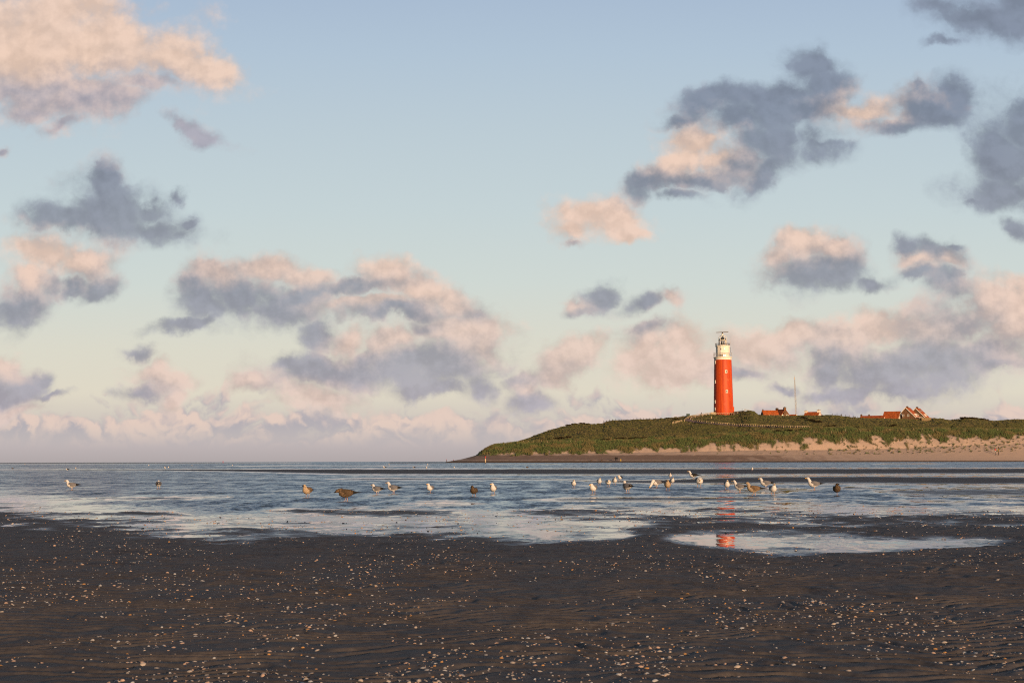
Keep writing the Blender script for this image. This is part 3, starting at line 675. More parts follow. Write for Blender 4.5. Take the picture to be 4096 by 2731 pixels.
mb = MB(); mb.lathe([(.46, H(1333.5)), (.36, H(1331)), (.16, H(1328.2))], 16); ra = mb.build('radar_motor', M['wood_dk'], lh)
mb = MB(); mb.box((-.05, 0, H(1327.2)), (5.7, .28, .30), R(12), tilt=Matrix.Rotation(-R(3.2), 3, 'Y')); mb.build('radar_bar', M['dark'], lh)
for x_, y0_, y1_ in ((3.55, 1376, 1358), (-3.45, 1376, 1366), (2.2, 1373, 1367), (-2.6, 1373, 1368)):
    mb = MB(); mb.tube((x_, -1.1, H(y0_)), (x_, -1.1, H(y1_)), .06, .04, 5); mb.tube((x_ * .93, -1.1, H(y0_)), (x_ * 1.005, -1.1, H(y0_)), .06, .06, 5); mb.build('antenna', M['steel'], lh)
mb = MB(); mb.box((4.62, -.8, 1.0), (.55, 1.2, 4.2)); mb.build('buttress', M['red'], lh)
# platform railing, fences and wall round the foot of the tower
def post_fence(name, label, cat, pts, hgt, pw_, mt, rails=(1.0,), rail_r=.05, group=None, rail_mt=None, org=None, picket=False):
    o = empty(name, pts[len(pts) // 2], label, cat, 0, group); og = Vector(o.location)
    first = None
    for q in pts:
        hh = hgt * rnd.uniform(.92, 1.08)
        mb = MB(); mb.tube((0, 0, -.4), (0, 0, hh), pw_ / 2, pw_ / 2 * .9, 6); 
        if first is None: p_ = mb.build('post', mt, o); first = p_
        else: p_ = first.copy(); COL.objects.link(p_); p_.parent = o
        p_.location = q - og; p_.scale = (1, 1, rnd.uniform(.92, 1.08))
    if rails:
        mb = MB()
        for rr in rails: mb.chain([tuple(q - og + Vector((0, 0, hgt * rr * .97))) for q in pts], rail_r, 5)
        mb.build('rail', rail_mt or mt, o)
    return o
pz = lambda X_, Y_, sc_=3.92, ox=2700, oy=1630: (ox + X_ / sc_, oy + Y_ / sc_)
def line_on_dune(zp, n_, lift=0.0, conv=pz):
    P_ = [Vector((*conv(*q), 0)) for q in zp]
    L_ = [0]
    for a_, b_ in zip(P_[:-1], P_[1:]): L_.append(L_[-1] + (b_ - a_).length)
    out = []
    for k_ in range(n_):
        s_ = L_[-1] * k_ / (n_ - 1); x_ = np.interp(s_, L_, [q.x for q in P_]); y_ = np.interp(s_, L_, [q.y for q in P_])
        out.append(on_dune(x_, y_, lift))
    return out
plat = [at(2858 + 75 * k_ / 10, 1658.2 + .02 * k_, 656.5) for k_ in range(11)]
post_fence('platform_railing', 'low pale wooden railing across the foot of the red tower', 'railing', plat, .75, .13, M['wood'], (1.0,), .07)
mb = MB(); o = empty('timber_fence', at(2854, 1657, 658), 'short brown board fence against the left foot of the tower', 'fence')
for k_ in range(6): mb.box((-1.0 + k_ * .37, 0, .3), (.35, .06, 1.5))
mb.build('boards', M['wood'], o)
for x_ in (-1.2, .95): mb = MB(); mb.tube((x_, .1, -.5), (x_, .1, 1.1), .08, .08, 6); mb.build('post', M['wood_dk'], o)
o = empty('timber_wall', at(2956, 1657, 657), 'long brown timber wall running right from the tower foot', 'wall')
mb = MB()
for k_ in range(24):
    mb.box((-2.4 + k_ * .215, 0, .55 + .021 * k_), (.2, .08, 1.5))
mb.build('boards', M['wood_dk'], o)
for x_ in (-2.3, -.7, .9, 2.5): mb = MB(); mb.tube((x_, -.12, -.6), (x_, -.12, 1.3 + .03 * x_), .09, .09, 6); mb.build('post', M['wood'], o)
post_fence('mound_fence', 'pale slatted fence curving down the mound right of the tower', 'fence', [at(x_, y_, 653) for x_, y_ in ((2978,1643),(2983,1643.6),(2988,1644.3),(2993,1645.6),(2998,1647.3),(3003,1649.3),(3008,1651.6),(3013,1654.4),(3018,1657),(3023,1660.3))], .8, .16, M['steel'], (1.0, .5), .07)
o = empty('lamp_post', at(2968.5, 1648, 655), 'thin dark post on the mound right of the tower', 'post'); mb = MB(); mb.tube((0, 0, -.5), (0, 0, 1.2), .06, .05, 6); mb.build('pole', M['dark'], o); mb = MB(); mb.box((.02, 0, 1.3), (.28, .2, .28)); mb.build('head', M['dark'], o)
# path up the dune with its rails
e1 = [(560,111),(420,131),(330,150),(268,172),(246,190),(272,206),(400,226),(560,246),(760,263),(980,280),(1200,288),(1400,297),(1700,304),(2000,309)]
e2 = [(560,106),(285,140),(205,166),(165,195),(152,212),(200,224),(330,242),(500,258),(760,281),(980,297),(1200,304),(1400,310),(1700,312),(2000,314)]
def resample(zp, n_):
    P_ = [Vector((*pz(*q), 0)) for q in zp]; m_ = len(P_) - 1
    out = []
    for k_ in range(n_):
        s_ = m_ * k_ / (n_ - 1); i = min(int(s_), m_ - 1); out.append(P_[i].lerp(P_[i + 1], s_ - i))
    return out
ra_, rb_ = resample(e1, 90), resample(e2, 90); mb = MB()
V_ = []
for a_, b_ in zip(ra_, rb_): V_ += [on_dune(a_.x, a_.y, .22), on_dune(b_.x, b_.y, .22)]
mb.add(V_, [(2 * i, 2 * i + 1, 2 * i + 3, 2 * i + 2) for i in range(89)]); o = mb.build('path', M['path']); tag(o, None, None, kind='structure')
post_fence('path_railing', 'long post and rail fence along the uphill side of the dune path', 'railing', line_on_dune([(244,192),(262,205),(300,214),(400,226),(560,246),(760,263),(980,280),(1200,288),(1400,297),(1560,303),(1700,307),(1850,310),(2000,313),(2105,317)], 52, .1), .66, .21, M['wood'], (1.0,), .06)
post_fence('path_railing', 'short post and rail fence inside the bend of the dune path', 'railing', line_on_dune([(246,186),(262,168),(300,158),(360,145),(420,130),(500,120),(560,110)], 16, .1), .66, .21, M['wood'], (1.0,), .06)
post_fence('path_railing', 'post and rail fence on the outer side of the bend beside the green box', 'railing', line_on_dune([(148,214),(158,198),(180,180),(215,158),(280,140),(360,128),(480,112),(575,103)], 24, .1), .66, .21, M['wood'], (1.0,), .06)
post_fence('picket_fence', 'close set picket fence sloping down left of the path bend', 'fence', line_on_dune([(110,212),(60,226),(0,240),(-40,250)], 24, .0), .75, .17, M['wood'], (.8,), .05)
cz = lambda X_, Y_: (2250 + X_ / 4.276, 1640 + Y_ / 4.276)
crest = [on_dune(*cz(x_, y_ + 6), -.1) for x_, y_ in ((702,215),(755,203),(803,188),(857,181),(909,178),(961,180),(1012,182),(1065,185),(1115,182),(1168,180),(1218,168),(1270,160),(1329,163),(1385,165),(1438,164),(1494,160),(1549,155),(1594,150))]
post_fence('wire_fence', 'line of thin posts with wire along the dune crest left of the green box', 'fence', crest, 1.15, .17, M['wood_dk'], (.9, .55), .012, rail_mt=M['dark'])
lf = [on_dune(1800 + x_ / 2.045, 1640 + y_ / 2.045, 0) for x_, y_ in ((555,268),(600,266),(640,265),(680,265),(720,264),(750,263),(795,264),(850,263),(900,262),(957,262),(985,262),(1030,262),(1080,264))]
post_fence('wire_fence', 'row of short posts along the lower left dune terrace', 'fence', lf, .8, .17, M['wood'], (.9,), .012, rail_mt=M['dark'])
rf = [on_dune(2900 + x_ / 1.9666, 1640 + y_ / 1.9666, .1) for x_, y_ in ((573,192),(700,176),(840,182),(950,165),(1069,170),(1180,160),(1297,163),(1389,160),(1480,160),(1555,162),(1638,166),(1760,160),(1888,164),(1975,162),(2060,160),(2146,162),(2250,162),(2330,164))]
post_fence('wire_fence', 'widely spaced thin posts along the front dune crest on the right', 'fence', rf, .85, .17, M['wood'], (.9,), .012, rail_mt=M['dark'])
hf = [at(3000 + x_ / 2.94, 1480 + y_ / 2.94, 651) for x_, y_ in ((968,536),(1024,534),(1075,541),(1125,549),(1168,556),(1216,561),(1263,568))]
post_fence('wire_fence', 'thin posts on the crest between the two groups of cottages', 'fence', hf, 1.05, .16, M['wood_dk'], (.9,), .012, rail_mt=M['dark'])
for (xa, ya), (xb, yb), lab in (((1035,541),(1079,524),'slanting dark bar propped on a post near the white chimneyed cottage'), ((1213,556),(1240,549),'slanting dark bar propped on a post near the long low cottage row')):
    a_ = at(3000 + xa / 2.94, 1480 + ya / 2.94, 651); b_ = at(3000 + xb / 2.94, 1480 + yb / 2.94, 651)
    o = empty('barrier', a_, lab, 'barrier'); mb = MB(); mb.tube((0, 0, 0), tuple(b_ - a_), .10, .08, 6); mb.build('bar', M['wood_dk'], o)
    mb = MB(); q_ = b_ - a_; mb.tube((q_.x, 0, -.8), (q_.x, 0, q_.z + .05), .08, .08, 6); mb.build('post', M['wood_dk'], o)
ff = [on_dune(*pz(x_, y_ + 3), 0) for x_, y_ in ((1410,125),(1482,128),(1553,126),(1630,129))]
post_fence('garden_fence', 'four pale posts in front of the brick house with orange wing', 'fence', ff, .8, .14, M['wood'], (.85,), .02)
o = empty('green_box', on_dune(2752.5, 1667, -.1), 'dark green box shaped cabinet beside the bend of the path', 'cabinet')
mb = MB(); mb.box((0, 0, .65), (1.45, 1.1, 1.5)); mb.build('body', M['green'], o); mb = MB(); mb.box((0, 0, 1.44), (1.6, 1.25, .12)); mb.build('lid', M['green'], o)
o = empty('viewing_telescope', on_dune(2805, 1658.5, 0), 'dark coin telescope on a post beside the upper path', 'telescope')
mb = MB(); mb.tube((0, 0, -.3), (0, 0, .75), .09, .07, 8); mb.build('post', M['dark'], o); mb = MB(); mb.tube((-.16, 0, .7), (.30, 0, 1.12), .14, .18, 8); mb.build('barrel', M['dark'], o)
o = empty('wooden_post', on_dune(2845, 1672, 0), 'single stout pale post on the grass below the tower', 'post'); mb = MB(); mb.tube((0, 0, -.2), (0, 0, .85), .22, .2, 8); mb.build('shaft', M['wood'], o); mb = MB(); mb.lathe([(.22, .85), (.05, .95)], 8); mb.build('cap', M['wood'], o)
o = empty('wooden_post', on_dune(2831, 1659, 0), 'small dark post on the crest just left of the board fence', 'post'); mb = MB(); mb.tube((0, 0, -.2), (0, 0, .75), .16, .14, 8); mb.build('shaft', M['wood_dk'], o)

# ------------------------------------------------------------------ lattice mast
KM = .1215
mbase = at(3184.5, 1664, 684); mast = empty('radio_mast', mbase, 'slender lattice mast standing between the two cottages', 'mast')
mh = 154 * KM
legs = [(-.46, -.25), (.46, -.25), (0, .5)]
def lp(k_, zz): s_ = 1 - .62 * zz / mh; return (legs[k_][0] * s_ - .42 * zz / mh, legs[k_][1] * s_, zz)
for k_ in range(3):
    mb = MB(); mb.tube(lp(k_, -2), lp(k_, mh), .055, .045, 5); mb.build('leg', M['steel'], mast)
mb = MB()
for i in range(30):
    za, zb_ = mh * i / 30, mh * (i + 1) / 30
    for k_ in range(3): mb.tube(lp(k_, za), lp((k_ + 1) % 3, zb_), .022, .022, 4); mb.tube(lp(k_, zb_), lp((k_ + 1) % 3, zb_), .02, .02, 4)
mb.build('bracing', M['steel'], mast)
mb = MB(); mb.tube((-.42, 0, mh), (-.42, 0, mh + 1.1), .05, .03, 5); mb.box((-.5, 0, mh - .6), (.35, .2, .9)); mb.build('antenna', M['steel'], mast)

# ------------------------------------------------------------------ houses
HB = 2.2                                # how far each house reaches down behind the crest
def house(name, label, px, py, Y, theta, wl, wr, eL, eR, rz_, L_, wallm, gablem=None, trim=True, roofm=None, ohL=.22):
    """gable end at local y=0 facing -y; ridge runs along +y. heights are above the visible base"""
    b_ = at(px, py, Y); o = empty(name, b_ - Vector((0, 0, HB)), label, 'house', theta - math.atan((px - 2048) / F))
    eL, eR, rz_ = eL + HB, eR + HB, rz_ + HB
    mb = MB(); mb.prism([(-wl, 0), (wr, 0), (wr, eR - .05), (0, rz_ - .05), (-wl, eL - .05)], 0, L_); mb.build('wall', wallm, o)
    mb = MB(); oh = .22; th = .16
    for sgn, ww_, ee in ((-1, wl, eL), (1, wr, eR)):
        oe = ohL if sgn < 0 else oh; sl_ = (rz_ - ee) / ww_; xe = sgn * (ww_ + oe); ze = ee - sl_ * oe
        mb.prism([(0, rz_ + .003 * (sgn + 1)), (xe, ze), (xe, ze + th), (0, rz_ + th + .003 * (sgn + 1))], -oh, L_ + oh)
    rf_ = mb.build('roof', roofm or M['tile'], o)
    if trim:
        mb = MB()
        for sgn, ww_, ee in ((-1, wl, eL), (1, wr, eR)):
            oe = ohL if sgn < 0 else oh; sl_ = (rz_ - ee) / ww_; xe = sgn * (ww_ + oe + .05); ze = ee - sl_ * (oe + .05)
            mb.prism([(0, rz_ - .22), (xe, ze - .22), (xe, ze + th + .03), (0, rz_ + th + .03)], -oh - .10 - .004 * sgn, -oh - .015)
        mb.build('bargeboard', M['white'], o)
    return o, rf_
def chimney(rf_, x, y, w_, d_, z0_, z1_, mt, cap=True):
    mb = MB(); mb.box((x, y, (z0_ + z1_) / 2 + HB), (w_, d_, z1_ - z0_)); c = mb.build('chimney', mt, rf_)
    mb = MB(); mb.box((x, y, z1_ + HB + .06), (w_ + .18, d_ + .18, .12))
    mb.tube((x - w_ * .2, y, z1_ + HB + .1), (x - w_ * .2, y, z1_ + HB + .4), .13, .11, 8); mb.tube((x + w_ * .2, y, z1_ + HB + .1), (x + w_ * .2, y, z1_ + HB + .36), .13, .11, 8)
    mb.v and mb.build('chimney_cap', M['brick'] if mt is not M['brick'] else M['wood_dk'], rf_)
def gable_window(o, x, zc, w_, h_, y=-.04, pane=M['pane']):
    mb = MB(); e = .17; zc += HB
    for dx_, dz_, sx_, sz_ in ((0, h_ / 2 - e / 2, w_, e), (0, -h_ / 2 + e / 2, w_, e), (-w_ / 2 + e / 2, 0, e, h_ - 2 * e), (w_ / 2 - e / 2, 0, e, h_ - 2 * e)):
        mb.box((x + dx_, y, zc + dz_), (sx_, .14, sz_))
    f_ = mb.build('window', M['white'], o); mb = MB(); mb.box((x, y + .015, zc), (w_ - 2 * e, .1, h_ - 2 * e)); mb.build('pane', pane, f_)
# brick house with long orange wing (left group)
o, r_ = house('brick_house', 'brown brick cottage wing with orange roof nearest the lighthouse', 3050, 1664, 672, R(-72), 2.7, 2.7, .0, .0, 2.65, 7.2, M['brick'], trim=False)
chimney(r_, 0, .25, .45, .45, 2.3, 3.0, M['brick']); gable_window(o, -.6, .25, 1.3, .6)
o, r_ = house('brick_house', 'brown brick cottage with steep gable and two stout chimneys', 3141, 1664.5, 671, R(35), 2.85, 2.85, .05, .05, 3.2, 6.8, M['brick'], trim=False)
chimney(r_, 0, .35, 1.15, .8, 2.0, 4.15, M['brick']); chimney(r_, 0, 6.6, 1.2, .8, 2.4, 3.9, M['brick']); chimney(r_, -.55, -.32, .95, .5, -2, 1.65, M['brick'])
gable_window(o, 1.35, .35, 1.55, 1.0); gable_window(o, -1.55, .45, .8, .8, pane=M['white'])
o, r_ = house('shed', 'small orange roofed shed right of the steep gabled brick cottage', 3185, 1665, 673, R(66), 1.05, 1.05, .05, .05, .82, 3.2, M['white'], trim=True)
# white cottage
o, r_ = house('white_cottage', 'white walled cottage with orange roof and two white chimneys', 3279, 1663, 675, R(70), 2.6, 2.6, .05, .05, 1.85, 6.9, M['white'], trim=False)
chimney(r_, 0, .45, 1.3, 1.3, 1.2, 2.75, M['white']); chimney(r_, 0, 6.75, 1.25, 1.2, 1.0, 2.5, M['white'])
# long row and tall roof
o, r_ = house('long_cottage', 'long low orange roofed row with two brick chimneys', 3540, 1675, 676, R(72), 2.5, 2.5, .0, .0, 1.5, 11.6, M['white'], trim=False)
chimney(r_, 0, 11.5, .75, .7, .3, 2.15, M['brick']); chimney(r_, 0, 7.7, .7, .6, 1.0, 2.05, M['brick'])
o, r_ = house('tall_cottage', 'cottage with tall plain orange roof and white right gable', 3601, 1675.5, 674, R(70), 3.0, 3.0, .05, .05, 3.55, 7.6, M['white'], trim=False)
mb = MB(); mb.box((-.6, -.04, 1.3 + HB), (.45, .1, 1.5)); mb.build('window', M['pane'], o)
# twin gabled houses
def twin(px, py, Y, label):
    o, r_ = house('gabled_house', label, px, py, Y, R(-15), 1.85, 4.4, 3.65, 1.3, 5.7, 8.0, M['brick'], ohL=.75)
    chimney(r_, .1, 2.6, .95, .8, 5.0, 6.15, M['brick'])
    gable_window(o, -1.2, 1.96, .85, 1.08); gable_window(o, 1.15, 2.0, .85, 1.08)
    mb = MB(); mb.box((3.1, 3.6, 2.2 + HB), (2.2, 2.4, 1.35)); d_ = mb.build('dormer', M['white'], o)
    mb = MB(); mb.box((4.22, 3.6, 2.35 + HB), (.06, 1.7, .8)); mb.build('window', M['steel'], d_)
    return o, r_
o, r_ = twin(3623.5, 1678, 672, 'front one of two gabled brick houses, with two white framed windows')
mb = MB(); mb.box((5.5, 3.2, 1.0 + HB), (2.4, 6.4, .2)); mb.build('porch_roof', M['white'], o)
for y_ in (.3, 6.1): mb = MB(); mb.box((6.5, y_, -.1 + HB), (.16, .16, 2.1)); mb.build('porch_post', M['white'], o)
o, r_ = twin(3663, 1679.5, 683, 'rear one of two gabled brick houses, with roof lights')
for y_ in (1.6, 4.3):
    mb = MB(); mb.box((1.7, y_, 4.42 + HB), (.12, .8, .9), tilt=Matrix.Rotation(R(-48), 3, 'Y')); mb.build('roof_light', M['steel'], r_)
o = empty('brick_shed', on_dune(3706, 1683, -.5), 'low tan brick outbuilding in front of the rear gabled house', 'shed', R(-12))
mb = MB(); mb.box((0, 1.2, .9), (4.2, 2.6, 1.9)); mb.build('wall', M['brick2'], o); mb = MB(); mb.box((0, 1.2, 1.9), (4.35, 2.75, .12)); mb.build('roof', M['brick2'], o)
o = empty('litter_bin', on_dune(3681, 1681.5, 0), 'small dark bin left of the low tan brick outbuilding', 'bin'); mb = MB(); mb.lathe([(.2, -.1), (.24, .75), (.2, .8)], 12); mb.build('body', M['dark'], o); mb = MB(); mb.lathe([(.26, .8), (.2, .95), (.05, 1.0)], 12); mb.build('lid', M['dark'], o)

# ------------------------------------------------------------------ poles, signs and buoy on the shore
def beach_pole(name, label, loc, hgt, rad, red=0.0, cat='pole', shaft=None):
    o = empty(name, loc, label, cat); mb = MB()
    mb.tube((0, 0, -.4), (0, 0, hgt * (1 - red)), rad, rad, 10); mb.build('shaft', shaft or M['wood'], o)
    if red:
        mb = MB(); mb.tube((0, 0, hgt * (1 - red) + .003), (0, 0, hgt), rad * 1.08, rad * 1.08, 10); mb.build('painted_top', M['redtop'], o)
    return o
g_ = ground_at(1941.5, 1853.5); s_ = g_.y / F
o = beach_pole('beach_pole', 'thick pole with red painted top standing in the channel', g_, 29 * s_, 2.3 * s_, .22)
mb = MB(); mb.tube((0, 0, 19.5 * s_), (0, 0, 22.5 * s_), 2.45 * s_, 2.45 * s_, 10); mb.build('black_band', M['dark'], o)
mb = MB(); mb.tube((0, 0, -.1), (0, 0, 5 * s_), 2.45 * s_, 2.45 * s_, 10); mb.build('wet_foot', M['dark'], o)
for px, y0_, y1_, lab in ((1786, 1836, 1845.5, 'taller of two thin dark posts left of the beach tip'), (1814, 1837, 1844.5, 'shorter of two thin dark posts, nearer the beach tip')):
    g_ = at(px, y1_, 590); s_ = 590 / F
    o = beach_pole('beach_post', lab, g_, (y1_ - y0_) * s_, .9 * s_, .3, 'post', M['wood_dk'])
g_ = on_dune(3994.5, 1819); s_ = g_.y / F
o = beach_pole('beach_post', 'tall dark wooden post with yellowish middle on the right beach', g_, 33 * s_, 1.5 * s_, 0, 'post', M['wood_dk'])
mb = MB(); mb.tube((0, 0, 13 * s_), (0, 0, 24 * s_), 1.65 * s_, 1.65 * s_, 10); mb.build('painted_band', mat('yellow_green_paint', (.22, .17, .03), .7, .2), o)
g_ = on_dune(3982, 1820); s_ = g_.y / F
o = empty('beach_sign', g_, 'thin sign post with red triangular board left of the tall beach post', 'sign')
mb = MB(); mb.tube((0, 0, -.3), (0, 0, 19 * s_), .8 * s_, .8 * s_, 8); mb.build('post', M['dark'], o)
mb = MB(); mb.prism([(-3 * s_, 19 * s_), (3 * s_, 19 * s_), (1 * s_, 26.5 * s_), (-1 * s_, 26.5 * s_)], -.06, .06); mb.build('red_board', M['redtop'], o)
mb = MB(); mb.box((0, 0, 16 * s_), (4.6 * s_, .1, 4.6 * s_)); bb = mb.build('white_board', M['white'], o); mb = MB(); mb.box((-.05, -.06, 16 * s_), (3.0 * s_, .04, 3.6 * s_)); mb.build('panel', M['dark'], bb)
g_ = ground_at(892, 1850.5); s_ = g_.y / F
o = empty('buoy', g_, 'small red buoy on the far water at left', 'buoy'); mb = MB(); mb.lathe([(2.2 * s_, -.3), (2.4 * s_, .5 * s_), (1.0 * s_, 3 * s_), (.8 * s_, 6 * s_)], 12); mb.build('body', M['redtop'], o); mb = MB(); mb.lathe([(.9 * s_, 6.002 * s_), (1.5 * s_, 6.6 * s_), (.2 * s_, 8 * s_)], 10); mb.build('topmark', M['redtop'], o)
# ------------------------------------------------------------------ gulls
def gull_mesh(name, plum, neck=0.0, stretch=0.0, head_dn=0.0, yawh=0.0, legs='two', stride=0.0, crouch=0.0, preen=False):
    """one continuous bird, head towards +x, feet at z=0"""
    body, wing, tipc, bill = {'adult': (0, 1, 2, 3), 'blackback': (0, 2, 2, 3), 'pale': (5, 6, 2, 2), 'brown': (6, 7, 2, 2), 'dark': (7, 7, 2, 2)}[plum]
    tailc = 0 if plum in ('adult', 'blackback') else 2
    mb = MB(); n_ = 12
    hx, hzz = 0.180 - 0.03 * neck + stretch, 0.352 + 0.045 * (1 - neck) - head_dn
    def mid(a, b, t): return a + (b - a) * t
    nb = (0.145, 0.285)
    R_ = [(-.33, .222, .020, .005, tailc), (-.27, .224, .046, .012, tailc), (-.20, .222, .058, .038, body), (-.13, .214, .088, .072, body), (-.04, .205, .115, .102, body), (.05, .207, .122, .112, body),
          (.115, .232, .104, .100, body), (nb[0], nb[1], .074, .074, body),
          (mid(nb[0], hx, .55), mid(nb[1], hzz, .5), .054, .055, body), (mid(nb[0], hx, .9), mid(nb[1], hzz, .86), .046, .048, body),
          (hx + .015, hzz, .043, .044, body)]
    dn = 0.9 * min(1.0, head_dn * 5)
    fx, fz = math.cos(dn + .08), -math.sin(dn + .08)
    for dd, a_, b_, c_ in ((.030, .038, .037, body), (.050, .023, .024, body), (.062, .012, .0165, bill), (.086, .0095, .014, bill), (.102, .007, .013, bill), (.110, .002, .004, bill)):
        R_.append((hx + .015 + fx * dd, hzz + fz * dd, a_, b_, c_))
    pos = [Vector((r[0], 0, r[1])) for r in R_]
    vs_ = []; piv = Vector((hx, 0, hzz))
    for i, r in enumerate(R_):
        tg = (pos[min(i + 1, len(pos) - 1)] - pos[max(i - 1, 0)]).normalized(); nr = Vector((-tg.z, 0, tg.x))
        for k_ in range(n_):
            t_ = 2 * math.pi * k_ / n_; q = pos[i] + Vector((0, 1, 0)) * r[2] * math.cos(t_) + nr * r[3] * math.sin(t_)
            if i >= 9 and yawh:
                f_ = 1.0 if i > 9 else .5; q = piv + Matrix.Rotation(yawh * f_, 3, 'Z') @ (q - piv)
            vs_.append(q - Vector((0, 0, crouch)))
    fs = [tuple(range(n_))[::-1]]; ms = [tailc]
    for i in range(len(R_) - 1):
        for k_ in range(n_):
            j = (k_ + 1) % n_; fs.append((i * n_ + k_, i * n_ + j, (i + 1) * n_ + j, (i + 1) * n_ + k_)); ms.append(R_[i + 1][4])
    fs.append(tuple(range((len(R_) - 1) * n_, len(R_) * n_))); ms.append(bill)
    o = len(mb.v); mb.v += [tuple(q) for q in vs_]; mb.f += fs; mb.m += ms
    # folded wings lying along the flanks, crossing past the tail
    for sgn in (-1, 1):
        W = []
        prof = [(.125, .262, .072, .030), (.095, .258, .094, .056), (.03, .250, .114, .076), (-.05, .244, .114, .078), (-.13, .240, .094, .062), (-.20, .240, .066, .042), (-.27, .240, .038, .024), (-.34, .240, .018, .013), (-.42, .240, .004, .003)]
        for (x_, zc, off, hh) in prof:
            for k_ in range(8):
                t_ = 2 * math.pi * k_ / 8
                W.append(Vector((x_, sgn * (off + .012 * math.cos(t_)) - sgn * .018 * (hh > .04) * math.sin(t_) ** 2 * (1 if math.sin(t_) > 0 else .2), zc + hh * math.sin(t_) - .012 - crouch)))
        fs = [tuple(range(8))[::-1]]; ms = [wing]
        for i in range(len(prof) - 1):
            for k_ in range(8):
                j = (k_ + 1) % 8; fs.append((i * 8 + k_, i * 8 + j, (i + 1) * 8 + j, (i + 1) * 8 + k_)); ms.append(wing if i < 5 else tipc)
        o = len(mb.v); mb.v += [tuple(q) for q in W]; mb.f += [tuple(a + o for a in f) for f in fs]; mb.m += ms
    # back between the wings
    o = len(mb.v); bk = []
    for (x_, zc, ww_) in ((.11, .318, .055), (.03, .324, .085), (-.06, .316, .085), (-.15, .296, .066), (-.22, .272, .04)):
        for k_ in range(5):
            t_ = math.pi * k_ / 4; bk.append((x_, ww_ * math.cos(t_), zc - .035 + .035 * math.sin(t_) - crouch))
    mb.add(bk, [(i * 5 + k_, i * 5 + k_ + 1, (i + 1) * 5 + k_ + 1, (i + 1) * 5 + k_) for i in range(4) for k_ in range(4)], wing)
    # eyes
    ey = piv + Vector((.012, 0, .006))
    for sgn in (-1, 1):
        c = piv + Matrix.Rotation(yawh, 3, 'Z') @ Vector((.030, sgn * .039, .010)) - Vector((0, 0, crouch))
        mb.add([c + Vector(q) * .0085 for q in ((1, 0, 0), (-1, 0, 0), (0, 1, 0), (0, -1, 0), (0, 0, 1), (0, 0, -1))], [(0, 2, 4), (2, 1, 4), (1, 3, 4), (3, 0, 4), (2, 0, 5), (1, 2, 5), (3, 1, 5), (0, 3, 5)], 2)
    for sgn in ((1,) if legs == 'one' else (-1, 1)):
        yy = sgn * .050 if legs != 'one' else .008; st = stride * sgn
        hip = Vector((-.01, yy * .9, .150 - crouch)); an = Vector((-.025 + st * .5, yy, .082 - crouch * .5)); ft = Vector((-.01 + st, yy, .004))
        mb.tube(hip, an, .020, .009, 7, body); mb.tube(an, ft, .0085, .0075, 6, 4)
        mb.add([ft + Vector(q) for q in ((-.012, 0, .0), (.05, -.028, -.002), (.058, 0, .003), (.05, .028, -.002), (-.012, 0, .010))], [(0, 1, 2), (0, 2, 3), (4, 2, 1), (4, 3, 2), (0, 4, 1), (0, 3, 4)], 4)
    return mb
GM = [M['gull_white'], M['gull_grey'], M['gull_black'], M['bill'], M['leg'], M['juv_pale'], M['juv_brown'], M['juv_dark']]
POSE = {'stand': dict(), 'hunch': dict(neck=1.0, head_dn=.02), 'tall': dict(neck=-.55), 'front': dict(neck=.7), 'one': dict(neck=.7, legs='one'), 'stride': dict(stride=.055, neck=.2), 'low': dict(neck=.8, stretch=.05, head_dn=.09, stride=.03),
        'feed': dict(stretch=.07, head_dn=.31, stride=.02), 'bow': dict(stretch=.05, head_dn=.12), 'preen': dict(neck=1.0, head_dn=.10, stretch=.0), 'lie': dict(neck=1.0, crouch=.085)}
gcache = {}
def gull(px, py, hpx, plum, pose, yaw, label, hy=0.0, group='gulls standing on the wet flats', g=None, refl=None):
    key = (plum, pose, hy)
    if key not in gcache:
        kw = dict(POSE[pose]); mb = gull_mesh('gull', plum, yawh=R(hy), **kw)
        o = mb.build('gull', GM, None, True); gcache[key] = (o, max(v_[2] for v_ in mb.v))
    else:
        o = gcache[key][0].copy(); COL.objects.link(o)
    if g is None:
        g = ground_at(px, py)
        zz = float(sand_z(np.array([[g.x]]), np.array([[g.y]]))[0][0, 0]); g.z = max(g.z, zz) - .006
    s_ = hpx * g.y / F / gcache[key][1]
    o.location = g; o.scale = (s_, s_, s_); o.rotation_euler = (0, 0, R(yaw))
    return tag(o, label, 'gull', group)
L_, FR, BK = 180, -90, 90
gull(286, 1959, 42, 'adult', 'stand', 180, 'grey winged white gull in left profile, leftmost of the large gulls')
gull(634, 1954.5, 35.5, 'adult', 'hunch', 105, 'grey backed gull turned away, alone in the ruffled water at left')
gull(1229, 1987.5, 52, 'pale', 'front', -112, 'speckled brown young gull facing front left, beside the big dark young gull', -14)
gull(1383, 2003, 52, 'brown', 'low', 180, 'big dark brown young gull in left profile with lowered head')
gull(1507.6, 1977, 43, 'adult', 'front', 152, 'grey winged gull turned half away just right of the big dark young gull')
gull(1572.6, 1974, 49, 'adult', 'stand', 160, 'taller grey winged gull turned half away, second right of the big dark young gull')
gull(1720.5, 1971, 40, 'adult', 'one', -112, 'white breasted gull on one leg, left neighbour of the dark young gull facing front', -20)
gull(1895.7, 1985, 45, 'dark', 'front', -108, 'dark brown young gull facing the camera in mid water', -15)
gull(1973, 1975, 45, 'adult', 'front', -97, 'white breasted gull right beside the dark young gull facing the camera', -45)
gull(2295, 1949.5, 32.5, 'adult', 'front', -90, 'white breasted gull facing front, leftmost of the right hand flock')
gull(2373.5, 1974.4, 43, 'adult', 'hunch', -113, 'plump white gull facing front left, nearest bird at the left of the flock', -30)
gull(2397, 1940, 31, 'adult', 'front', -82, 'white breasted gull facing front, behind and right of the plump near gull', 12)
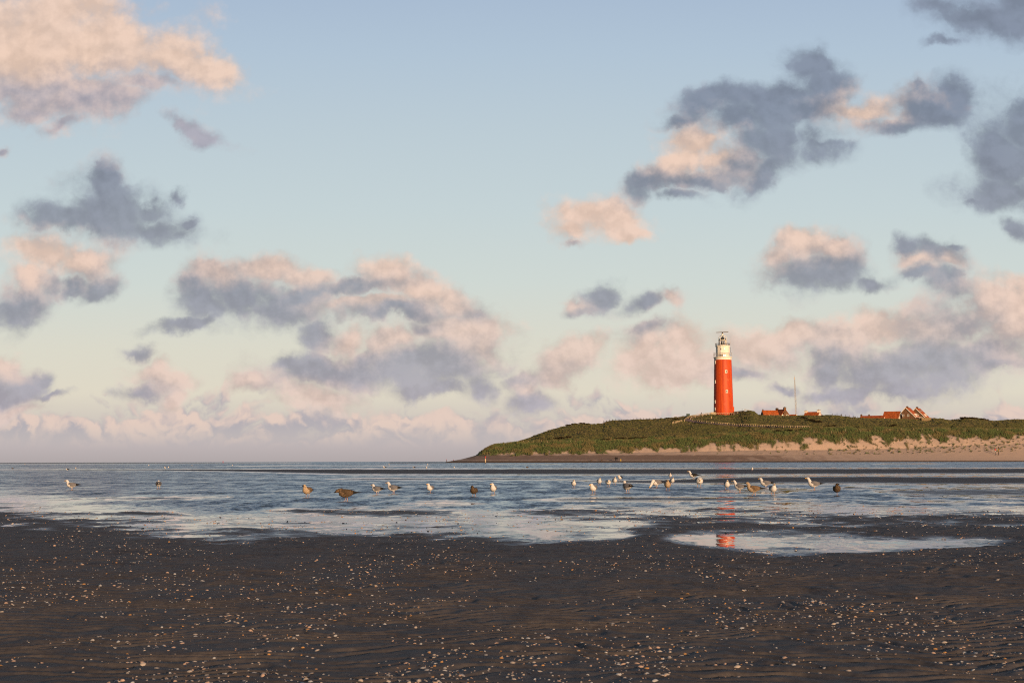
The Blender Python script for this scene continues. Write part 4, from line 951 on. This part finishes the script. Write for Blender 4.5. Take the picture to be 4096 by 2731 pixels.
gull(2433, 1947, 31, 'adult', 'bow', -90, 'gull facing front with its head bowed low over its breast')
gull(2459, 1936.8, 31, 'adult', 'front', -86, 'white breasted gull facing front between the bowed gull and the black backed gull')
gull(2480.7, 1922.7, 23.6, 'blackback', 'hunch', -120, 'small looking black winged gull farther back, facing front left', -25)
gull(2509, 1970, 50, 'adult', 'front', 118, 'grey backed gull turned away with black wing tips showing')
gull(2625, 1950.7, 36, 'adult', 'feed', -152, 'gull bent right down with its bill in the water')
gull(2670.6, 1960, 44, 'pale', 'front', -96, 'speckled pale brown young gull facing front in the flock', -12)
gull(2681, 1911.5, 21, 'adult', 'front', -90, 'white breasted gull farthest back above the speckled young gull')
gull(2689, 1936, 29, 'adult', 'front', -84, 'white breasted gull partly hidden behind the speckled young gull')
gull(2773.5, 1916, 34.5, 'blackback', 'tall', 176, 'large black backed gull with white head in left profile')
gull(2797, 1948, 41, 'adult', 'preen', -90, 'gull facing front with bill tucked down, just below the large black backed gull')
gull(2907.5, 1957.4, 40, 'adult', 'front', -92, 'white breasted gull facing front, left neighbour of the grey backed gull')
gull(2958.4, 1967.4, 48, 'adult', 'tall', 152, 'grey backed gull in left rear view beside the striding brown gull')
gull(3014.8, 1980, 54, 'pale', 'stride', 176, 'large mottled brown young gull striding left')
gull(3062.3, 1952, 43, 'adult', 'stride', 172, 'grey winged gull walking left behind the striding brown gull')
gull(3092, 1978, 47, 'adult', 'front', -86, 'white breasted gull facing front, right neighbour of the striding brown gull')
gull(3256, 1957.8, 51, 'adult', 'tall', 178, 'tall grey winged gull with yellow bill in left profile at right')
gull(3347.5, 1980.3, 50, 'dark', 'one', -100, 'dark brown young gull on one leg, rightmost of the flock', 40)
FARG = [(3008.6,1884.8,15,'adult','front',-95,'lone small gull standing on the long sand bar at right'),
 (1538,1873,10,'blackback','hunch',-150,'tiny gull at the far bar, left of the three in a row'),(1656,1873.5,9,'blackback','hunch',175,'tiny hunched dark winged gull at the far bar, middle of the three'),(1706,1875,10.6,'adult','front',-80,'tiny upright gull at the far bar, right of the three'),
 (1816.7,1873,8.5,'adult','hunch',-90,'tiny pale gull alone at the far bar below the two thin posts'),(2109,1872.7,8.5,'dark','hunch',200,'tiny dark gull at the far bar right of the red topped pole'),
 (1556,1860.4,7,'adult','front',-95,'tiny pale gull on the far water, left of the two above the row of three'),(1710,1861,7.5,'adult','front',-80,'tiny pale gull on the far water, right of the two above the row of three'),
 (50.6,1876.5,7,'dark','hunch',180,'tiny dark gull at the far left edge'),(269.6,1882,9.5,'blackback','hunch',-160,'tiny dark winged gull on the far bar above the leftmost large gull'),(303.6,1875,7.5,'adult','hunch',-90,'tiny pale gull right behind the tiny dark winged one at left'),
 (595,1864,7,'adult','front',-90,'tiny pale gull alone on the far water left of the far pair'),(660.7,1874.8,10.5,'adult','front',-100,'left gull of the tiny pair on the far water'),(673.8,1872.4,8.5,'adult','hunch',-90,'right gull of the tiny pair on the far water'),
 (768,1864,5.5,'adult','hunch',-90,'tiny pale gull below and left of the red buoy'),(930,1864,6.5,'adult','front',-90,'tiny pale gull below and right of the red buoy'),(100,1858,5,'adult','hunch',-90,'tiniest pale gull near the horizon at left')]
for a_ in FARG: gull(*a_[:6], a_[6], group='tiny far gulls')
for px, lab in ((2366, 'dark gull on the wet beach edge, left of the two left of the walkers'), (2407, 'dark gull on the wet beach edge, nearer the walkers')):
    g_ = on_dune(px, 1844.6); gull(px, 1844.6, 5.5, 'dark', 'low', 190, lab, g=g_, group='dark gulls on the beach edge')

# ------------------------------------------------------------------ people on the far beach
def person(loc, height, rot, label, joints, radii, edges, paint, hair):
    me = bpy.data.meshes.new('person'); me.from_pydata(joints, edges, [])
    ob = bpy.data.objects.new('person', me); COL.objects.link(ob)
    sk_ = ob.modifiers.new('skin', 'SKIN'); sub = ob.modifiers.new('sub', 'SUBSURF'); sub.levels = 1; sub.render_levels = 1
    for v_, r_ in zip(me.skin_vertices[0].data, radii): v_.radius = r_
    me.skin_vertices[0].data[0].use_root = True
    dg = bpy.context.evaluated_depsgraph_get(); m2 = bpy.data.meshes.new_from_object(ob.evaluated_get(dg))
    bpy.data.objects.remove(ob); m2.name = 'person'
    m2.materials.clear()
    for q in paint[0]: m2.materials.append(q)
    for p_ in m2.polygons: p_.material_index = paint[1](p_.center); p_.use_smooth = True
    o = bpy.data.objects.new('person', m2); COL.objects.link(o)
    s_ = height / 1.78; o.location = loc; o.scale = (s_, s_, s_); o.rotation_euler = (0, 0, rot)
    mb = MB(); hz_ = 1.66
    mb.lathe([(.085, 1.60), (.112, 1.66), (.112, 1.72), (.085, 1.785), (.02, 1.80)], 10); mb.v = [(x + .0, y + .022, z_) for x, y, z_ in mb.v]
    mb.build('hair', hair, o, True)
    return tag(o, label, 'person', 'people on the far beach')
E_ = [(0,1),(1,2),(2,3),(3,4),(4,5), (2,6),(6,7),(7,8),(8,9), (2,10),(10,11),(11,12),(12,13), (0,14),(14,15),(15,16),(16,17), (0,18),(18,19),(19,20),(20,21)]
def jt(lh_, rh_, le, re_, st=.06):
    return [(0,0,.95),(0,0,1.18),(0,0,1.42),(0,0,1.53),(0,-.01,1.64),(0,-.01,1.72),
     (-.19,0,1.41),le,lh_,(lh_[0]*1.02,lh_[1]-.02,lh_[2]-.09), (.19,0,1.41),re_,rh_,(rh_[0]*1.02,rh_[1]-.02,rh_[2]-.09),
     (-.10,0,.88),(-.11,-st*.6,.48),(-.11,-st*.2+.0,.09),(-.11,-st*.2-.14,.04), (.10,0,.88),(.11,st,.48),(.11,st*1.6,.09),(.11,st*1.6-.14,.04)]
rad = [(.15,.11),(.15,.11),(.15,.10),(.055,.055),(.088,.10),(.06,.07), (.075,.075),(.055,.055),(.042,.042),(.03,.035), (.075,.075),(.055,.055),(.042,.042),(.03,.035), (.105,.10),(.075,.075),(.05,.05),(.045,.03), (.105,.10),(.075,.075),(.05,.05),(.045,.03)]
pb = ([M['cloth_black'], M['cloth_jeans'], M['hair_dark']], lambda c: 1 if c.z < .88 and abs(c.x) < .25 else (2 if c.z > 1.56 else 0))
person(on_dune(2462.3, 1845.2), 1.85, R(180), 'left of two walkers in black, one elbow out', jt((.16,-.13,.98),(-.02+.3,.1,1.12),(-.30,0,1.14),(.42,.03,1.16)), rad, E_, pb, M['hair_dark'])
person(on_dune(2468.0, 1845.2), 1.88, R(175), 'right of two walkers in black, one arm hanging out to the side', jt((-.40,-.05,.92),(.14,-.16,1.05),(-.31,0,1.15),(.26,0,1.14), -.08), rad, E_, pb, M['hair_dark'])
radc = [(a * 1.25, b_ * 1.3) for a, b_ in rad]
py_ = ([M['cloth_yellow'], M['skin'], M['hair_pale']], lambda c: 1 if (c.z > 1.55 and c.y < .02) else (2 if c.z > 1.58 else 0))
person(on_dune(2483.3, 1845.2), 1.08, R(0), 'small child in a yellow rain suit', jt((-.30,-.05,.92),(.30,-.05,.92),(-.27,0,1.14),(.27,0,1.14)), radc, E_, py_, M['hair_pale'])

# ------------------------------------------------------------------ shells
SM = [mat('cream_shell', (0.47, 0.39, 0.32), 0.6, 0.3, .12, 30), mat('peach_shell', (0.53, 0.36, 0.26), 0.6, 0.3, .15, 30), mat('orange_shell', (0.52, 0.27, 0.09), 0.6, 0.3, .2, 30), mat('white_shell', (0.50, 0.48, 0.46), 0.6, 0.3, .08, 30), mat('blue_black_shell', (0.03, 0.035, 0.05), 0.35, 0.5, .3, 30), mat('grey_shell', (0.34, 0.32, 0.31), 0.6, 0.3, .15, 30)]
SN = ['cream', 'peach', 'orange', 'white', 'blue black', 'grey']
def scatter(n_, y0, y1, pw_, seed):
    g_ = np.random.default_rng(seed)
    py = y0 + (y1 - y0) * g_.random(n_) ** pw_; px = g_.uniform(-60, 4160, n_)
    # ray to the base plane
    a_, b_ = (px - 2048) / F, (1365.5 - py) / F
    dx_ = rt.x * a_ + up.x * b_ + fw.x; dy_ = rt.y * a_ + up.y * b_ + fw.y; dz_ = rt.z * a_ + up.z * b_ + fw.z
    Y_ = -CAMH / (dz_ / dy_)
    for _ in range(40): Y_ = Y_ * .5 + .5 * (-(CAMH - base_z(Y_)) / (dz_ / dy_))
    return dx_ / dy_ * Y_, Y_, px, py
def shells():
    Xs, Ys, px, py = [np.concatenate(q) for q in zip(scatter(24000, 2040, 2760, 1.32, 5), scatter(3500, 1872, 2120, 1.0, 6))]
    Zs, Ss = sand_z(Xs, Ys)
    g_ = np.random.default_rng(9)
    cl = fbm(Xs * .55, Ys * .3, 3, 41) + .7 * fbm(Xs * 2.2, Ys * 1.6, 2, 42)
    p_ = np.where(py > 2150, (.50 + 1.5 * cl) * (1 - .55 * sstep(2350, 2650, py)), .50 + 1.4 * cl)
    p_ = np.where((Ss < .4) & (py < 2150), .9, p_)
    dmin = np.where(py < 2100, -.18, .02)
    keep = (Ss > dmin) & (g_.random(len(Xs)) < p_) & (Ys < 160) & (Ys > 5)
    # flag low density of bare smooth bars
    keep &= ~((py > 1985) & (py < 2006) & (px > 2080) & (px < 3210))
    Xs, Ys, Zs, px, py = (q[keep] for q in (Xs, Ys, Zs, px, py)); n_ = len(Xs)
    Zs = np.maximum(Zs, base_z(Ys))
    size = np.clip(g_.lognormal(math.log(.0072), .58, n_), .003, .023) * np.where(Ys > 25, 1.35, 1.0) * np.where(Ys > 90, 1.3, 1.0)
    colr = g_.choice(6, n_, p=[.30, .25, .08, .12, .11, .14])
    ang = g_.uniform(0, 2 * math.pi, n_); asp = g_.uniform(.65, .95, n_); tl = g_.normal(0, .22, (n_, 2)); hh = g_.uniform(.35, .62, n_)
    app = size / Ys
    vis = (px > 5) & (px < 4090) & (py < 2728)
    order = np.argsort(-np.where(vis, app, 0))[:300]
    isind = np.zeros(n_, bool); isind[order] = True
    # ---- the mass of small shells, one object
    k_ = 8
    th = np.arange(k_) * 2 * math.pi / k_
    fan = 1 - .16 * np.cos(th)
    ring0 = np.stack([np.cos(th) * fan, np.sin(th) * fan, np.full(k_, -.15)], 1)
    ring1 = np.stack([np.cos(th) * fan * .62 - .06, np.sin(th) * fan * .62, np.full(k_, .66)], 1)
    tpl = np.concatenate([ring0, ring1, [[-.12, 0, .95]]])
    tri = [(i, (i + 1) % k_, k_ + i) for i in range(k_)] + [((i + 1) % k_, k_ + (i + 1) % k_, k_ + i) for i in range(k_)] + [(k_ + i, k_ + (i + 1) % k_, 2 * k_) for i in range(k_)]
    tri = np.array(tri)
    s_ = np.nonzero(~isind)[0]; N_ = len(s_)
    T = np.repeat(tpl[None], N_, 0)
    T = T * np.stack([np.ones(N_), asp[s_], hh[s_]], 1)[:, None, :] * (size[s_] * g_.uniform(.9, 1.1, N_))[:, None, None]
    T += g_.normal(0, .07, T.shape) * size[s_][:, None, None]
    c_, s2 = np.cos(ang[s_])[:, None], np.sin(ang[s_])[:, None]
    x_ = T[..., 0] * c_ - T[..., 1] * s2; y_ = T[..., 0] * s2 + T[..., 1] * c_
    z_ = T[..., 2] + x_ * tl[s_, 0][:, None] + y_ * tl[s_, 1][:, None]
    co = np.stack([x_ + Xs[s_][:, None], y_ + Ys[s_][:, None], z_ + Zs[s_][:, None]], -1).reshape(-1, 3)
    fc = (tri[None] + (np.arange(N_) * len(tpl))[:, None, None]).reshape(-1, 3)
    o = raw_mesh('shell_litter', co, fc, SM, smooth=True, midx=np.repeat(colr[s_], len(tri)))
    tag(o, 'many small shells and shell fragments strewn over the dark sand', 'shells', kind='stuff')
    # ---- the 300 that show largest, each its own object
    def clam(mt, seed, ribs, elong):
        r_ = random.Random(seed); mb = MB(); nr, na = 6, 20; V = []
        for i in range(nr + 1):
            q_ = i / nr
            for j in range(na):
                t_ = 2 * math.pi * j / na; f_ = 1 - .18 * math.cos(t_) + .02 * r_.uniform(-1, 1)
                rr = q_ * f_ * (1 + ribs * .05 * (j % 2) * q_)
                V.append((math.cos(t_) * rr - .12 * (1 - q_), math.sin(t_) * rr * elong, .95 * math.cos(q_ * math.pi / 2) ** .75 + ribs * .05 * (j % 2) * q_ - .12))
        F_ = [(i * na + j, i * na + (j + 1) % na, (i + 1) * na + (j + 1) % na, (i + 1) * na + j) for i in range(nr) for j in range(na)]
        mb.add(V, F_); o_ = mb.build('seashell', mt, None, True); return o_
    proto = {}
    for q in order:
        ci = int(colr[q]); vi = int(q) % 2; key = (ci, vi)
        if key not in proto:
            o_ = clam(SM[ci], ci * 3 + vi, 1.0 if vi == 0 and ci != 4 else 0.2, .9 if ci != 4 else .55); proto[key] = o_
        else:
            o_ = proto[key].copy(); COL.objects.link(o_)
        sz = float(size[q])
        o_.location = (float(Xs[q]), float(Ys[q]), float(Zs[q]) - .1 * sz); o_.scale = (sz, sz * float(asp[q]), sz * float(hh[q])); o_.rotation_euler = (float(tl[q, 0]), float(tl[q, 1]), float(ang[q]))
        big_ = 'large' if sz > .019 else ('middle sized' if sz > .0145 else 'small')
        side = ('far left', 'left', 'middle', 'right', 'far right')[min(4, int(px[q] / 820))]
        row = 'along the bottom edge' if py[q] > 2600 else ('in the near foreground' if py[q] > 2430 else 'halfway to the pools')
        kind_ = ('ribbed shell' if vi == 0 else 'smooth shell') if ci != 4 else 'mussel shell'
        lab = f'{big_} {SN[ci]} {kind_} on sand {row}, {side}'
        tag(o_, lab, 'shell', f'shells: {lab}')
shells()
